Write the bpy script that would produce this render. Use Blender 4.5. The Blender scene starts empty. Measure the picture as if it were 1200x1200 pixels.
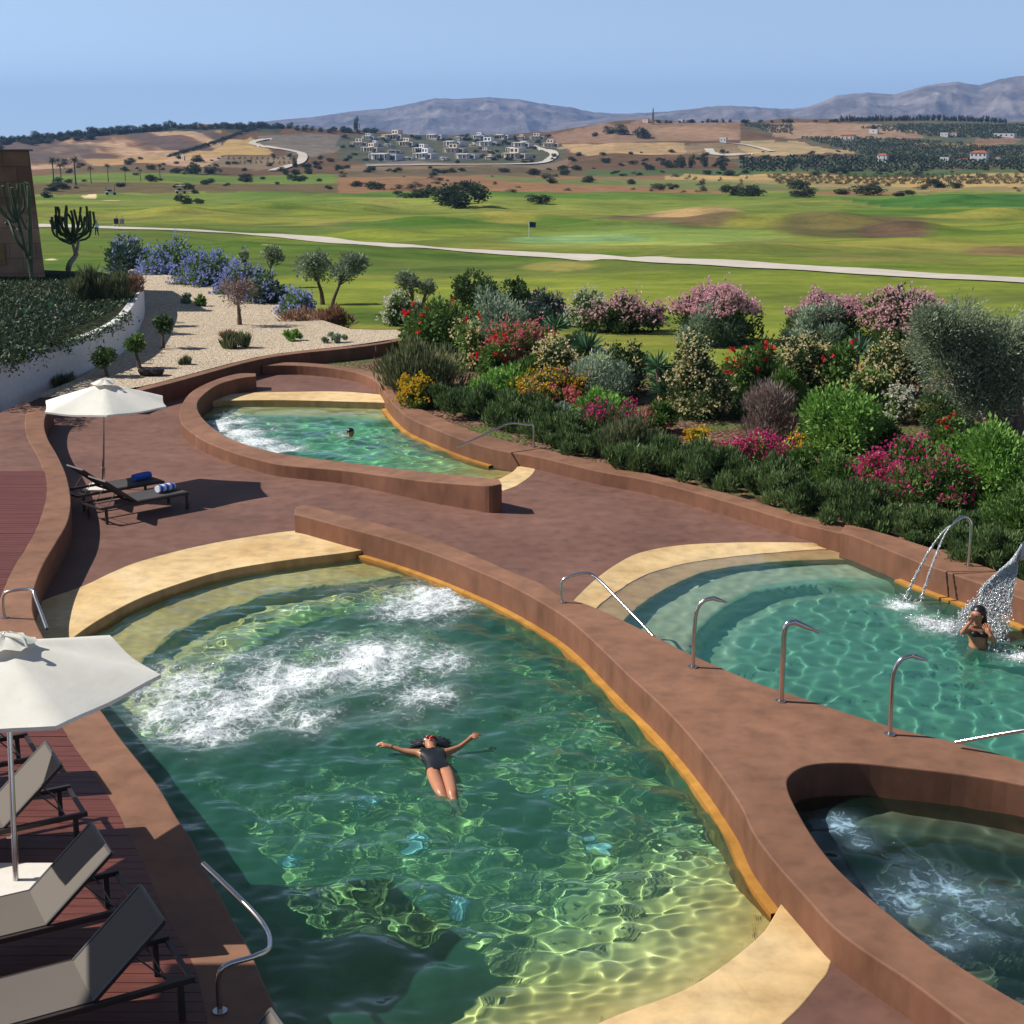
import bpy, math, random, bmesh
import numpy as np
from mathutils import Vector, Matrix, noise
from mathutils.geometry import tessellate_polygon
random.seed(7); rng=np.random.default_rng(7)
sc=bpy.context.scene; COL=sc.collection
# ------------------------------------------------------------------ survey: sight lines -> ground positions
F=1742.; YH=160.; H=7.4
PITCH=math.atan((600-YH)/F); CP,SP=math.cos(PITCH),math.sin(PITCH)
def P(x,y,z=0.):
    dx=(x-600)/F; dy=-(y-600)/F
    d=(dx,CP+dy*SP,-SP+dy*CP); t=(z-H)/d[2]
    return (d[0]*t,d[1]*t,z)
def depth(p): return p[1]*CP+(H-p[2])*SP
def PD(x,y,D):
    dx=(x-600)/F*D; dy=-(y-600)/F*D
    return (dx,D*CP+dy*SP,H-D*SP+dy*CP)
def smooth(pts,n=8,closed=False):
    p=np.array(pts,float); N=len(p); out=[]
    rngi=range(N if closed else N-1)
    for i in rngi:
        if closed: a,b,c,d=p[(i-1)%N],p[i],p[(i+1)%N],p[(i+2)%N]
        else: a,b,c,d=p[max(i-1,0)],p[i],p[i+1],p[min(i+2,N-1)]
        for k in range(n):
            t=k/n
            out.append(.5*((2*b)+(-a+c)*t+(2*a-5*b+4*c-d)*t*t+(-a+3*b-3*c+d)*t**3))
    if not closed: out.append(p[-1])
    return np.array(out)
def PP(pts,z,n=6,closed=False):
    s=smooth([(a[0],a[1],a[2] if len(a)>2 else z) for a in pts],n,closed)
    return np.array([P(*q) for q in s])
def offset(poly,d,closed=False):
    p=np.array(poly,float); q=p.copy(); N=len(p)
    for i in range(N):
        a=p[(i-1)%N] if closed or i>0 else p[i]; b=p[(i+1)%N] if closed or i<N-1 else p[i]
        t=b[:2]-a[:2]; L=np.hypot(*t) or 1; q[i,0]+=-t[1]/L*d; q[i,1]+=t[0]/L*d
    return q
def area(p): x,y=p[:,0],p[:,1]; return .5*np.sum(x*np.roll(y,-1)-y*np.roll(x,-1))
def segdist(X,Y,poly):
    X=np.asarray(X,float);Y=np.asarray(Y,float); best=np.full(X.shape,1e9)
    for a,b in zip(poly[:-1],poly[1:]):
        ax,ay,bx,by=a[0],a[1],b[0],b[1]; vx,vy=bx-ax,by-ay; L=vx*vx+vy*vy+1e-12
        t=np.clip(((X-ax)*vx+(Y-ay)*vy)/L,0,1)
        best=np.minimum(best,np.hypot(X-ax-t*vx,Y-ay-t*vy))
    return best
def inside(X,Y,poly):
    c=np.zeros(X.shape,bool); x0,y0=poly[-1][0],poly[-1][1]
    for q in poly:
        x1,y1=q[0],q[1]
        if y1!=y0:
            m=((y1>Y)!=(y0>Y))&(X<(x0-x1)*(Y-y1)/(y0-y1)+x1); c^=m
        x0,y0=x1,y1
    return c
# ------------------------------------------------------------------ objects
def tag(o,label=None,cat=None,group=None,kind=None):
    if label: o['label']=label
    if cat: o['category']=cat
    if group: o['group']=group
    if kind: o['kind']=kind
    return o
def link(o,parent=None):
    COL.objects.link(o)
    if parent is not None: o.parent=parent
    return o
def thing(name,loc,label,cat,rz=0,group=None):
    o=bpy.data.objects.new(name,None); o.location=loc; o.rotation_euler=(0,0,rz); o.empty_display_size=.2
    return tag(link(o),label,cat,group)
def npmesh(name,V,Fc,mats,midx=None,smoothf=False,attrs=None):
    me=bpy.data.meshes.new(name); V=np.asarray(V,np.float32)
    if isinstance(Fc,np.ndarray):
        n,k=Fc.shape; me.vertices.add(len(V)); me.vertices.foreach_set('co',V.ravel())
        me.loops.add(n*k); me.loops.foreach_set('vertex_index',Fc.astype(np.int32).ravel())
        me.polygons.add(n); me.polygons.foreach_set('loop_start',np.arange(0,n*k,k,dtype=np.int32))
        try: me.polygons.foreach_set('loop_total',np.full(n,k,np.int32))
        except Exception: pass
        me.update(calc_edges=True)
    else: me.from_pydata([tuple(map(float,v)) for v in V],[],Fc)
    for m in (mats if isinstance(mats,(list,tuple)) else [mats]): me.materials.append(m)
    if midx is not None: me.polygons.foreach_set('material_index',np.asarray(midx,np.int32))
    if smoothf: me.polygons.foreach_set('use_smooth',np.ones(len(me.polygons),bool))
    for k,(dom,arr) in (attrs or {}).items():
        arr=np.asarray(arr,np.float32)
        a=me.attributes.new(k,'FLOAT_COLOR' if arr.ndim==2 else 'FLOAT',dom)
        a.data.foreach_set('color' if arr.ndim==2 else 'value',arr.ravel())
    me.validate(); me.update(); return me
def mobj(name,me,parent=None): return link(bpy.data.objects.new(name,me),parent)
class MB:
    def __init__(s): s.V=[];s.F=[];s.n=0
    def add(s,V,Fc):
        s.V+= [tuple(map(float,v)) for v in V]; s.F+=[tuple(int(i)+s.n for i in f) for f in Fc]; s.n=len(s.V); return s
    def box(s,x0,x1,y0,y1,z0,z1,M=None,bev=0):
        bm=bmesh.new(); bmesh.ops.create_cube(bm,size=1)
        for v in bm.verts: v.co=Vector(((x0+x1)/2+v.co.x*(x1-x0),(y0+y1)/2+v.co.y*(y1-y0),(z0+z1)/2+v.co.z*(z1-z0)))
        if bev: bmesh.ops.bevel(bm,geom=list(bm.edges),offset=bev,segments=2,affect='EDGES',profile=.5)
        bm.verts.index_update()
        V=[(M@v.co if M else v.co) for v in bm.verts]; Fc=[[v.index for v in f.verts] for f in bm.faces]; bm.free()
        return s.add(V,Fc)
    def tube(s,pts,r,seg=10,sm=0,caps=True):
        p=smooth(pts,sm) if sm else np.array(pts,float); N=len(p)
        R=np.full(N,r) if np.isscalar(r) else np.interp(np.linspace(0,1,N),np.linspace(0,1,len(r)),r)
        V=[];prev=None
        for i in range(N):
            t=p[min(i+1,N-1)]-p[max(i-1,0)]; t=t/(np.linalg.norm(t)+1e-9)
            if prev is None: a=np.array((0,0,1.)) if abs(t[2])<.9 else np.array((1.,0,0)); u=np.cross(t,a)
            else: u=prev-t*np.dot(prev,t)
            u/=np.linalg.norm(u)+1e-9; prev=u; w=np.cross(t,u)
            for k in range(seg):
                a=2*math.pi*k/seg; V.append(p[i]+R[i]*(math.cos(a)*u+math.sin(a)*w))
        Fc=[(i*seg+k,i*seg+(k+1)%seg,(i+1)*seg+(k+1)%seg,(i+1)*seg+k) for i in range(N-1) for k in range(seg)]
        if caps: Fc+= [tuple(range(seg))[::-1],tuple(range((N-1)*seg,N*seg))]
        return s.add(V,Fc)
    def ell(s,c,r,seg=16,rings=10,M=None):
        V=[];Fc=[]
        for i in range(rings+1):
            th=math.pi*i/rings
            for k in range(seg):
                a=2*math.pi*k/seg; v=Vector((r[0]*math.sin(th)*math.cos(a),r[1]*math.sin(th)*math.sin(a),r[2]*math.cos(th)))
                if M: v=M@v
                V.append(Vector(c)+v)
        for i in range(rings):
            for k in range(seg): Fc.append((i*seg+k,(i+1)*seg+k,(i+1)*seg+(k+1)%seg,i*seg+(k+1)%seg))
        return s.add(V,Fc)
    def build(s,name,mat,parent=None,sm=False):
        me=npmesh(name,s.V,s.F,mat,smoothf=sm)
        if sm:
            try: me.set_sharp_from_angle(angle=math.radians(40))
            except Exception: pass
        return mobj(name,me,parent)
def solid(name,outer,holes,zb,mat,bev=.018,parent=None,drop=None):
    """closed wall-like body: top outline (with own z), side faces down to zb, softened rim"""
    V=[];Fc=[];tops=[];idx=[]
    for li,L in enumerate([outer]+list(holes)):
        L=np.array(L,float)
        if (area(L)>0)!=(li==0): L=L[::-1]
        n=len(L); ins=offset(L,bev,True); mid=offset(L,bev*.3,True)
        rows=[L.copy() for _ in range(4)]
        rows[0][:,2]=zb; rows[1][:,2]-=bev; rows[2]=mid.copy(); rows[2][:,2]-=bev*.3; rows[3]=ins
        b=len(V)
        for r in rows: V+= [tuple(q) for q in r]
        for j in range(3):
            for i in range(n):
                k=(i+1)%n; Fc.append((b+j*n+i,b+j*n+k,b+(j+1)*n+k,b+(j+1)*n+i))
        tops.append([Vector(q) for q in ins]); idx+=list(range(b+3*n,b+4*n))
    flat=[[Vector((v.x,v.y,0)) for v in t] for t in tops]
    for t in tessellate_polygon(flat): 
        a,b_,c=[Vector(V[idx[i]]) for i in t]
        f=tuple(idx[i] for i in t)
        if (b_-a).cross(c-a).z<0: f=f[::-1]
        Fc.append(f)
    me=npmesh(name,V,Fc,mat); n=len(me.polygons)
    o=mobj(name,me,parent); return o
def sheet(name,outer,mat,holes=(),zf=None,parent=None,grid=None):
    loops=[np.array(outer,float)]+[np.array(h,float) for h in holes]
    tl=[[Vector((q[0],q[1],0)) for q in L] for L in loops]; V=np.concatenate(loops)
    Fc=[]
    for t in tessellate_polygon(tl):
        a,b,c=V[t[0]],V[t[1]],V[t[2]]
        cr=(b[0]-a[0])*(c[1]-a[1])-(b[1]-a[1])*(c[0]-a[0]); Fc.append(tuple(t) if cr>0 else tuple(t)[::-1])
    return mobj(name,npmesh(name,V,Fc,mat),parent)
# ------------------------------------------------------------------ materials
def newmat(n):
    m=bpy.data.materials.new(n); m.use_nodes=True; nt=m.node_tree; nt.nodes.clear()
    out=nt.nodes.new('ShaderNodeOutputMaterial'); return m,nt,out
def N(nt,t,**k):
    n=nt.nodes.new(t)
    for a,b in k.items():
        if a in n.inputs: n.inputs[a].default_value=b
        else: setattr(n,a,b)
    return n
def objco(nt): return nt.nodes.new('ShaderNodeTexCoord').outputs['Object']
def geo(nt): return nt.nodes.new('ShaderNodeNewGeometry').outputs['Position']
def rgb(c): return (c[0],c[1],c[2],1)
def ramp(nt,fac,stops):
    r=nt.nodes.new('ShaderNodeValToRGB'); e=r.color_ramp.elements
    while len(e)<len(stops): e.new(.5)
    for i,(p,c) in enumerate(stops): e[i].position=p; e[i].color=rgb(c) if hasattr(c,'__len__') else (c,c,c,1)
    nt.links.new(fac,r.inputs[0]); return r.outputs[0]
def noisetex(nt,co,scale,detail=4,rough=.55,stretch=None,dist=0):
    n=nt.nodes.new('ShaderNodeTexNoise'); n.inputs['Scale'].default_value=scale; n.inputs['Detail'].default_value=detail; n.inputs['Roughness'].default_value=rough; n.inputs['Distortion'].default_value=dist
    if stretch:
        mp=nt.nodes.new('ShaderNodeMapping'); mp.inputs['Scale'].default_value=stretch; nt.links.new(co,mp.inputs[0]); co=mp.outputs[0]
    nt.links.new(co,n.inputs['Vector']); return n.outputs['Fac']
def mix(nt,fac,a,b,mode='MIX'):
    m=nt.nodes.new('ShaderNodeMix'); m.data_type='RGBA'; m.blend_type=mode
    for s,v in ((m.inputs[0],fac),(m.inputs[6],a),(m.inputs[7],b)):
        if hasattr(v,'is_linked'): nt.links.new(v,s)
        elif hasattr(v,'__len__'): s.default_value=rgb(v)
        else: s.default_value=v
    return m.outputs[2]
def math_(nt,op,a,b=0.,clamp=False):
    m=nt.nodes.new('ShaderNodeMath'); m.operation=op; m.use_clamp=clamp
    for s,v in ((m.inputs[0],a),(m.inputs[1],b)):
        if hasattr(v,'is_linked'): nt.links.new(v,s)
        else: s.default_value=v
    return m.outputs[0]
def finish(nt,out,col,rough=.6,spec=.3,bump=None,bs=.3,bd=.01,metal=0,trans=None):
    b=nt.nodes.new('ShaderNodeBsdfPrincipled')
    if hasattr(col,'is_linked'): nt.links.new(col,b.inputs['Base Color'])
    else: b.inputs['Base Color'].default_value=rgb(col)
    if hasattr(rough,'is_linked'): nt.links.new(rough,b.inputs['Roughness'])
    else: b.inputs['Roughness'].default_value=rough
    b.inputs['Specular IOR Level'].default_value=spec; b.inputs['Metallic'].default_value=metal
    if bump is not None:
        bn=nt.nodes.new('ShaderNodeBump'); bn.inputs['Strength'].default_value=bs; bn.inputs['Distance'].default_value=bd
        nt.links.new(bump,bn.inputs['Height']); nt.links.new(bn.outputs[0],b.inputs['Normal'])
    nt.links.new(b.outputs[0],out.inputs[0]); return b
def simple(name,c,rough=.6,spec=.3,metal=0,var=.12,scale=6,bump=0):
    m,nt,out=newmat(name); g=geo(nt); n=noisetex(nt,g,scale,5)
    c=np.array(c,float); col=ramp(nt,n,[(.3,tuple(c*(1-var))),(.7,tuple(np.minimum(c*(1+var),1)))])
    finish(nt,out,col,rough,spec,bump=n if bump else None,bs=bump,bd=.02,metal=metal); return m
def plaster(name,c1,c2,c3):
    m,nt,out=newmat(name); g=geo(nt)
    a=noisetex(nt,g,.55,7,.62,dist=.6); b=noisetex(nt,g,3.2,6,.6,stretch=(1,1,.5)); f=noisetex(nt,g,60,3)
    big=noisetex(nt,g,.16,3,.5)
    col=ramp(nt,a,[(.33,c1),(.5,c2),(.68,c3)])
    col=mix(nt,.6,col,ramp(nt,b,[(.3,(.62,.62,.63)),(.5,(1,1,1)),(.72,(1.3,1.26,1.22))]),'MULTIPLY')
    col=mix(nt,.7,col,ramp(nt,big,[(.35,(.84,.84,.86)),(.65,(1.12,1.1,1.08))]),'MULTIPLY')
    # hairline scratches and drip streaks; upright faces darkened in colour to read as shaded
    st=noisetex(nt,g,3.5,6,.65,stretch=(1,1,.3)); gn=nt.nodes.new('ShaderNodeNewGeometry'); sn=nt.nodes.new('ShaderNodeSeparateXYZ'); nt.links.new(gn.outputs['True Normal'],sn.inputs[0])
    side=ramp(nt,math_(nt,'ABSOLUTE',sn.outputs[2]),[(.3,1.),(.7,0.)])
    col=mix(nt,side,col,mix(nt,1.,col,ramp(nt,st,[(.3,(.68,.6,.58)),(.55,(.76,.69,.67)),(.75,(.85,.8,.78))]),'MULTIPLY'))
    v=nt.nodes.new('ShaderNodeTexVoronoi'); v.feature='DISTANCE_TO_EDGE'; v.inputs['Scale'].default_value=.35
    gd=nt.nodes.new('ShaderNodeVectorMath'); gd.operation='ADD'; nt.links.new(g,gd.inputs[0])
    nv=nt.nodes.new('ShaderNodeTexNoise'); nv.inputs['Scale'].default_value=.9; nt.links.new(g,nv.inputs['Vector']); nt.links.new(nv.outputs['Color'],gd.inputs[1]); nt.links.new(gd.outputs[0],v.inputs['Vector'])
    cr=ramp(nt,v.outputs['Distance'],[(0,1.),(.006,0.)])
    col=mix(nt,math_(nt,'MULTIPLY',cr,.07),col,(.1,.07,.06))
    r=ramp(nt,b,[(.3,.6),(.7,.82)])
    finish(nt,out,col,r,.25,bump=mix(nt,.3,b,f),bs=.25,bd=.01); return m
M={}
M['deck']=plaster('brown_resin_floor',(.158,.08,.06),(.186,.095,.071),(.215,.112,.084))
M['coping']=plaster('terracotta_plaster',(.205,.102,.06),(.245,.124,.075),(.288,.15,.092))
M['cream']=plaster('cream_plaster',(.6,.4,.18),(.7,.5,.25),(.76,.58,.33))
M['gold']=plaster('wet_ochre_plaster',(.36,.17,.03),(.46,.23,.045),(.55,.3,.07))
M['wall_white']=simple('rough_white_render',(.76,.74,.74),.9,.1,var=.08,scale=9,bump=.5)
M['steel']=simple('brushed_steel',(.62,.58,.56),.22,.5,metal=1,var=.05)
M['dark_metal']=simple('dark_bronze_metal',(.035,.027,.024),.4,.4,var=.1)
M['sling']=simple('taupe_sling_fabric',(.155,.135,.115),.8,.15,var=.06,scale=300,bump=.3)
M['sling_dark']=simple('graphite_sling_fabric',(.075,.072,.07),.75,.15,var=.1,scale=200,bump=.3)
M['canvas']=None
def mk_canvas():
    m,nt,out=newmat('cream_canvas'); g=geo(nt)
    n=noisetex(nt,g,2.5,5); f=noisetex(nt,g,160,2)
    col=ramp(nt,n,[(.3,(.8,.77,.68)),(.7,(.88,.86,.78))])
    d=N(nt,'ShaderNodeBsdfDiffuse'); t=N(nt,'ShaderNodeBsdfTranslucent'); mx=N(nt,'ShaderNodeMixShader'); mx.inputs[0].default_value=.15
    bn=N(nt,'ShaderNodeBump',Strength=.35,Distance=.03); nt.links.new(n,bn.inputs['Height']); nt.links.new(bn.outputs[0],d.inputs['Normal'])
    nt.links.new(col,d.inputs[0]); nt.links.new(col,t.inputs[0]); nt.links.new(d.outputs[0],mx.inputs[1]); nt.links.new(t.outputs[0],mx.inputs[2]); nt.links.new(mx.outputs[0],out.inputs[0]); return m
M['canvas']=mk_canvas()
M['base_plate']=simple('pale_concrete',(.72,.68,.62),.7,.2,var=.06)
def mk_wood():
    m,nt,out=newmat('red_brown_hardwood'); g=geo(nt)
    a=noisetex(nt,g,3,6,.6,stretch=(1,18,1)); b=noisetex(nt,g,1.2,2,stretch=(.5,7.,1))
    col=mix(nt,b,ramp(nt,a,[(.3,(.075,.02,.016)),(.7,(.15,.042,.03))]),ramp(nt,a,[(.3,(.12,.035,.026)),(.7,(.2,.065,.045))]))
    finish(nt,out,col,.5,.35,bump=a,bs=.3,bd=.004); return m
M['wood']=mk_wood()
def mk_gravel():
    m,nt,out=newmat('pale_gravel'); g=geo(nt)
    v=nt.nodes.new('ShaderNodeTexVoronoi'); v.inputs['Scale'].default_value=19; nt.links.new(g,v.inputs['Vector'])
    a=noisetex(nt,g,.5,4)
    sep=nt.nodes.new('ShaderNodeSeparateColor'); nt.links.new(v.outputs['Color'],sep.inputs[0])
    col=ramp(nt,sep.outputs[0],[(0,(.3,.23,.16)),(.5,(.53,.43,.31)),(1,(.68,.58,.45))])
    col=mix(nt,.4,col,ramp(nt,a,[(.3,(.8,.78,.76)),(.7,(1.1,1.08,1.05))]),'MULTIPLY')
    finish(nt,out,col,.95,.1,bump=v.outputs['Distance'],bs=1,bd=-.03); return m
M['gravel']=mk_gravel()
def mk_mulch():
    m,nt,out=newmat('bark_mulch'); g=geo(nt)
    v=nt.nodes.new('ShaderNodeTexVoronoi'); v.inputs['Scale'].default_value=11; nt.links.new(g,v.inputs['Vector'])
    sep=nt.nodes.new('ShaderNodeSeparateColor'); nt.links.new(v.outputs['Color'],sep.inputs[0])
    a=noisetex(nt,g,.8,5)
    col=ramp(nt,sep.outputs[0],[(0,(.05,.03,.02)),(.5,(.14,.075,.05)),(1,(.27,.16,.11))])
    gr=ramp(nt,a,[(.5,0.),(.58,.8)]); col=mix(nt,gr,col,(.09,.13,.035))
    finish(nt,out,col,.95,.1,bump=v.outputs['Distance'],bs=1,bd=-.05); return m
M['mulch']=mk_mulch()
def leafmat(name,c1,c2,trans=.25,rough=.55):
    m,nt,out=newmat(name); at=nt.nodes.new('ShaderNodeAttribute'); at.attribute_name='v'
    oi=nt.nodes.new('ShaderNodeObjectInfo')
    col=mix(nt,at.outputs['Fac'],c1,c2)
    col=mix(nt,.35,col,ramp(nt,oi.outputs['Random'],[(0,(.78,.82,.8)),(1,(1.2,1.15,1.1))]),'MULTIPLY')
    b=N(nt,'ShaderNodeBsdfPrincipled',Roughness=rough); b.inputs['Specular IOR Level'].default_value=.3; nt.links.new(col,b.inputs['Base Color'])
    t=N(nt,'ShaderNodeBsdfTranslucent'); nt.links.new(col,t.inputs[0]); mx=N(nt,'ShaderNodeMixShader'); mx.inputs[0].default_value=trans
    nt.links.new(b.outputs[0],mx.inputs[1]); nt.links.new(t.outputs[0],mx.inputs[2]); nt.links.new(mx.outputs[0],out.inputs[0]); return m
LM={'dark':leafmat('dark_green_leaf',(0.0406,0.0798,0.0261),(0.102,0.167,0.0508)),
 'mid':leafmat('green_leaf',(0.0725,0.145,0.029),(0.174,0.29,0.0725)),
 'bright':leafmat('fresh_green_leaf',(0.116,0.246,0.0435),(0.275,0.478,0.102)),
 'grey':leafmat('grey_green_leaf',(0.174,0.246,0.16),(0.377,0.464,0.334)),
 'olive':leafmat('olive_leaf',(0.145,0.189,0.109),(0.348,0.406,0.275)),
 'rosemary':leafmat('rosemary_needle',(.06,.105,.035),(.16,.24,.085)),
 'grassy':leafmat('dull_green_blade',(0.0725,0.102,0.0435),(0.203,0.217,0.102)),
 'yucca':leafmat('yucca_blade',(0.0508,0.123,0.0653),(0.145,0.275,0.131),.1,.4),
 'tan':leafmat('dry_straw',(.22,.12,.07),(.42,.26,.17)),
 'heather':leafmat('purplish_twig',(0.174,0.116,0.102),(0.377,0.275,0.246)),
 'bluegreen':leafmat('bluish_leaf',(0.0435,0.0798,0.0653),(0.116,0.174,0.131)),
 'pine':leafmat('far_dark_leaf',(0.0232,0.0435,0.0217),(0.0653,0.0943,0.0435)),
 'scrub':leafmat('far_scrub_leaf',(0.058,0.0653,0.0362),(0.145,0.138,0.0725)),
 'f_pink':leafmat('pink_petal',(.72,.34,.42),(.85,.62,.66),.3),
 'f_rose':leafmat('coral_rose_petal',(.62,.12,.15),(.75,.28,.28),.3),
 'f_red':leafmat('red_petal',(.6,.02,.02),(.75,.07,.05),.3),
 'f_white':leafmat('white_petal',(.65,.62,.5),(.8,.78,.7),.3),
 'f_cream':leafmat('cream_petal',(.75,.6,.28),(.88,.8,.52),.3),
 'f_yellow':leafmat('yellow_petal',(.65,.38,.02),(.8,.58,.05),.3),
 'f_magenta':leafmat('magenta_petal',(.55,.03,.16),(.7,.1,.3),.3),
 'f_blue':leafmat('pale_blue_petal',(.22,.27,.6),(.45,.5,.8),.3)}
M['bark']=simple('grey_brown_bark',(.12,.09,.07),.9,.1,var=.35,scale=12,bump=.8)
M['cactus']=simple('cactus_skin',(.05,.08,.035),.6,.3,var=.25,scale=8)
M['cactus_bark']=simple('corky_cactus_trunk',(.3,.26,.22),.9,.1,var=.2,scale=8)
M['skin']=simple('tanned_skin',(.46,.2,.11),.4,.4,var=.05,scale=12)
M['hair']=simple('dark_hair',(.012,.008,.006),.35,.5,var=.3,scale=60)
M['swim']=simple('black_swimsuit',(.01,.01,.013),.45,.4,var=.1)
M['white_paint']=simple('white_villa_render',(.62,.61,.6),.8,.2,var=.06,scale=.6)
M['cream_paint']=simple('cream_villa_render',(.6,.52,.42),.8,.2,var=.06,scale=.6)
M['glass_dark']=simple('dark_window_glass',(.03,.04,.055),.15,.5,var=.2,scale=.4)
M['roof_tile']=simple('terracotta_tiles',(.36,.11,.06),.8,.2,var=.2,scale=.8)
M['grey_stone']=simple('grey_stone',(.2,.18,.16),.9,.1,var=.2,scale=.5)
M['asphalt']=simple('pale_track',(.52,.47,.4),.9,.1,var=.1,scale=.8)
M['road_grey']=simple('grey_road',(.2,.2,.21),.9,.1,var=.1,scale=.1)
M['sand']=simple('bunker_sand',(.62,.5,.34),.95,.05,var=.06,scale=.6)
M['black']=simple('black_plastic',(.015,.015,.016),.5,.3)
# ------------------------------------------------------------------ world, sun, camera
SUN_EL=41; SUN_AZ=9
w=bpy.data.worlds.new('World'); sc.world=w; w.use_nodes=True; nt=w.node_tree
sky=nt.nodes.new('ShaderNodeTexSky'); sky.sky_type='NISHITA'; sky.sun_disc=False
sky.sun_elevation=math.radians(SUN_EL); sky.sun_rotation=math.radians(-90+SUN_AZ)
sky.air_density=1.0; sky.dust_density=.15; sky.ozone_density=1.2
tc=nt.nodes.new('ShaderNodeTexCoord'); va=nt.nodes.new('ShaderNodeVectorMath'); va.operation='ADD'; va.inputs[1].default_value=(0,0,.14); nt.links.new(tc.outputs['Generated'],va.inputs[0]); nt.links.new(va.outputs[0],sky.inputs[0])
sx=nt.nodes.new('ShaderNodeSeparateXYZ'); nt.links.new(tc.outputs['Generated'],sx.inputs[0])
mr_=nt.nodes.new('ShaderNodeMapRange'); mr_.interpolation_type='SMOOTHSTEP'; nt.links.new(sx.outputs[2],mr_.inputs[0]); mr_.inputs[1].default_value=.0; mr_.inputs[2].default_value=.3; mr_.inputs[3].default_value=1.34; mr_.inputs[4].default_value=.55
vs_=nt.nodes.new('ShaderNodeVectorMath'); vs_.operation='SCALE'; nt.links.new(sky.outputs[0],vs_.inputs[0]); nt.links.new(mr_.outputs[0],vs_.inputs['Scale'])
hs=nt.nodes.new('ShaderNodeHueSaturation'); hs.inputs['Saturation'].default_value=.84; nt.links.new(vs_.outputs[0],hs.inputs['Color'])
nt.links.new(hs.outputs[0],nt.nodes['Background'].inputs[0]); nt.nodes['Background'].inputs[1].default_value=.115
L=bpy.data.lights.new('sun','SUN'); L.energy=5; L.angle=math.radians(.5); L.color=(1,.95,.87); L.cycles.is_caustics_light=True
so=link(bpy.data.objects.new('sun',L)); so.location=(-30,10,40)
e,a=math.radians(SUN_EL),math.radians(SUN_AZ)
SD=Vector((math.cos(e)*math.cos(a),-math.cos(e)*math.sin(a),-math.sin(e)))
so.rotation_euler=SD.to_track_quat('-Z','Y').to_euler()
cam=bpy.data.cameras.new('camera'); co=link(bpy.data.objects.new('camera',cam)); co.location=(0,0,H)
co.rotation_euler=(math.pi/2-PITCH,0,0); cam.sensor_width=36; cam.lens=F/1200*36; cam.clip_start=.1; cam.clip_end=40000; sc.camera=co
sc.view_settings.view_transform='Standard'; sc.view_settings.look='None'; sc.view_settings.exposure=.3; sc.view_settings.gamma=1
cy=sc.cycles; cy.use_denoising=True; cy.max_bounces=8; cy.transparent_max_bounces=8; cy.volume_bounces=0; cy.transmission_bounces=6; cy.diffuse_bounces=2; cy.glossy_bounces=3
cy.sample_clamp_indirect=6; cy.caustics_reflective=False; cy.caustics_refractive=True
# ================================================================== WALLS, POOLS, DECK
ZW=.36
w1_out=[(345,597),(350,592.5),(364,592.5),(400,602),(450,615),(500,630),(550,648),(600,670),(633,683),(657,698),(693,710),(733,728),(767,745),(800,762),(840,780),(887,800),(927,813),(977,830),(1047,852),(1100,865),(1133,873),(1200,892),(1300,926),(1420,970)]
w1_in=[(345,603),(360,606),(400,617),(450,630),(500,646),(550,665),(600,687),(650,715),(683,740),(733,788),(770,822),(800,853),(820,877),(840,903),(867,943),(883,977),(910,1013),(943,1050),(977,1087),(1017,1117),(1067,1150),(1127,1195),(1200,1245),(1300,1300)]
tubrim=[(923,923),(925,910),(940,899),(967,894),(1007,894),(1067,900),(1133,908),(1200,920),(1300,945),(1370,990),(1400,1050),(1380,1130),(1320,1190),(1260,1205),(1200,1177),(1133,1137),(1083,1103),(1033,1063),(987,1023),(957,987),(933,947)]
W1o=PP(w1_out,ZW,4); W1i=PP(w1_in,ZW,4); TUB=PP(tubrim,ZW,4,True)
endr=PP([(1420,970),(1480,1060),(1460,1180),(1390,1270),(1300,1300)],ZW,4)
W1loop=np.concatenate([W1i,endr[::-1][1:-1],W1o[::-1]])
w=solid('low_wall',W1loop,[TUB],-1.9,M['coping']); tag(w,'long terracotta wall with three water spouts, curving between the pools and round the whirlpool','low wall')
WALL1=w
# W0 coping along the terrace
w0_r=[(62,476),(54,486),(52,500),(57,516),(67,533),(78,558),(83,587),(79,612),(65,637),(50,663),(41,687),(38,707),(42,728),(62,765),(90,800),(117,830),(140,863),(167,897),(187,923),(207,957),(227,987),(238,1013),(253,1040),(273,1077),(293,1113),(310,1153),(323,1183),(335,1230),(345,1300)]
w0_l=[(34,476),(29,492),(32,513),(43,533),(51,553),(53,580),(44,612),(30,640),(17,660),(5,685),(-8,720),(-5,760),(25,805),(63,842),(83,873),(110,910),(133,947),(152,985),(173,1030),(190,1070),(207,1100),(227,1140),(240,1197),(245,1250),(250,1300)]
ZC=.5
W0r=PP(w0_r,ZC,4); W0l=PP(w0_l,ZC,4)
w=solid('terrace_wall',np.concatenate([W0l,W0r[::-1]]),[],-1.9,M['coping']); tag(w,'winding terracotta wall along the edge of the raised timber terrace','terrace wall')
# pool 2 ring
ring_o=[(300,437.5,.42),(277,438,.42),(247,447,.42),(222,461,.38),(211,480,.35),(212,495,.32),(222,505,.3),(240,517,.28),(267,528,.28),(300,538,.28),(333,545,.28),(400,551,.3),(450,557.5,.36),(500,564,.44),(550,568,.52),(573,569,.57),(588,567,.6)]
ring_i=[(300,441,.42),(282,443,.42),(257,450,.42),(240,461,.38),(231,473,.35),(236,488,.32),(255,505,.3),(283,519,.29),(333,532,.28),(400,541,.3),(450,547,.36),(500,553,.44),(550,558,.52),(585,562,.6)]
Ro=PP(ring_o,0,4); Ri=PP(ring_i,0,4)
w=solid('pool_wall',np.concatenate([Ro,Ri[::-1]]),[],-1.7,M['coping']); tag(w,'curved terracotta wall round the far pool, rising to a blunt end','pool wall')
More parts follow.
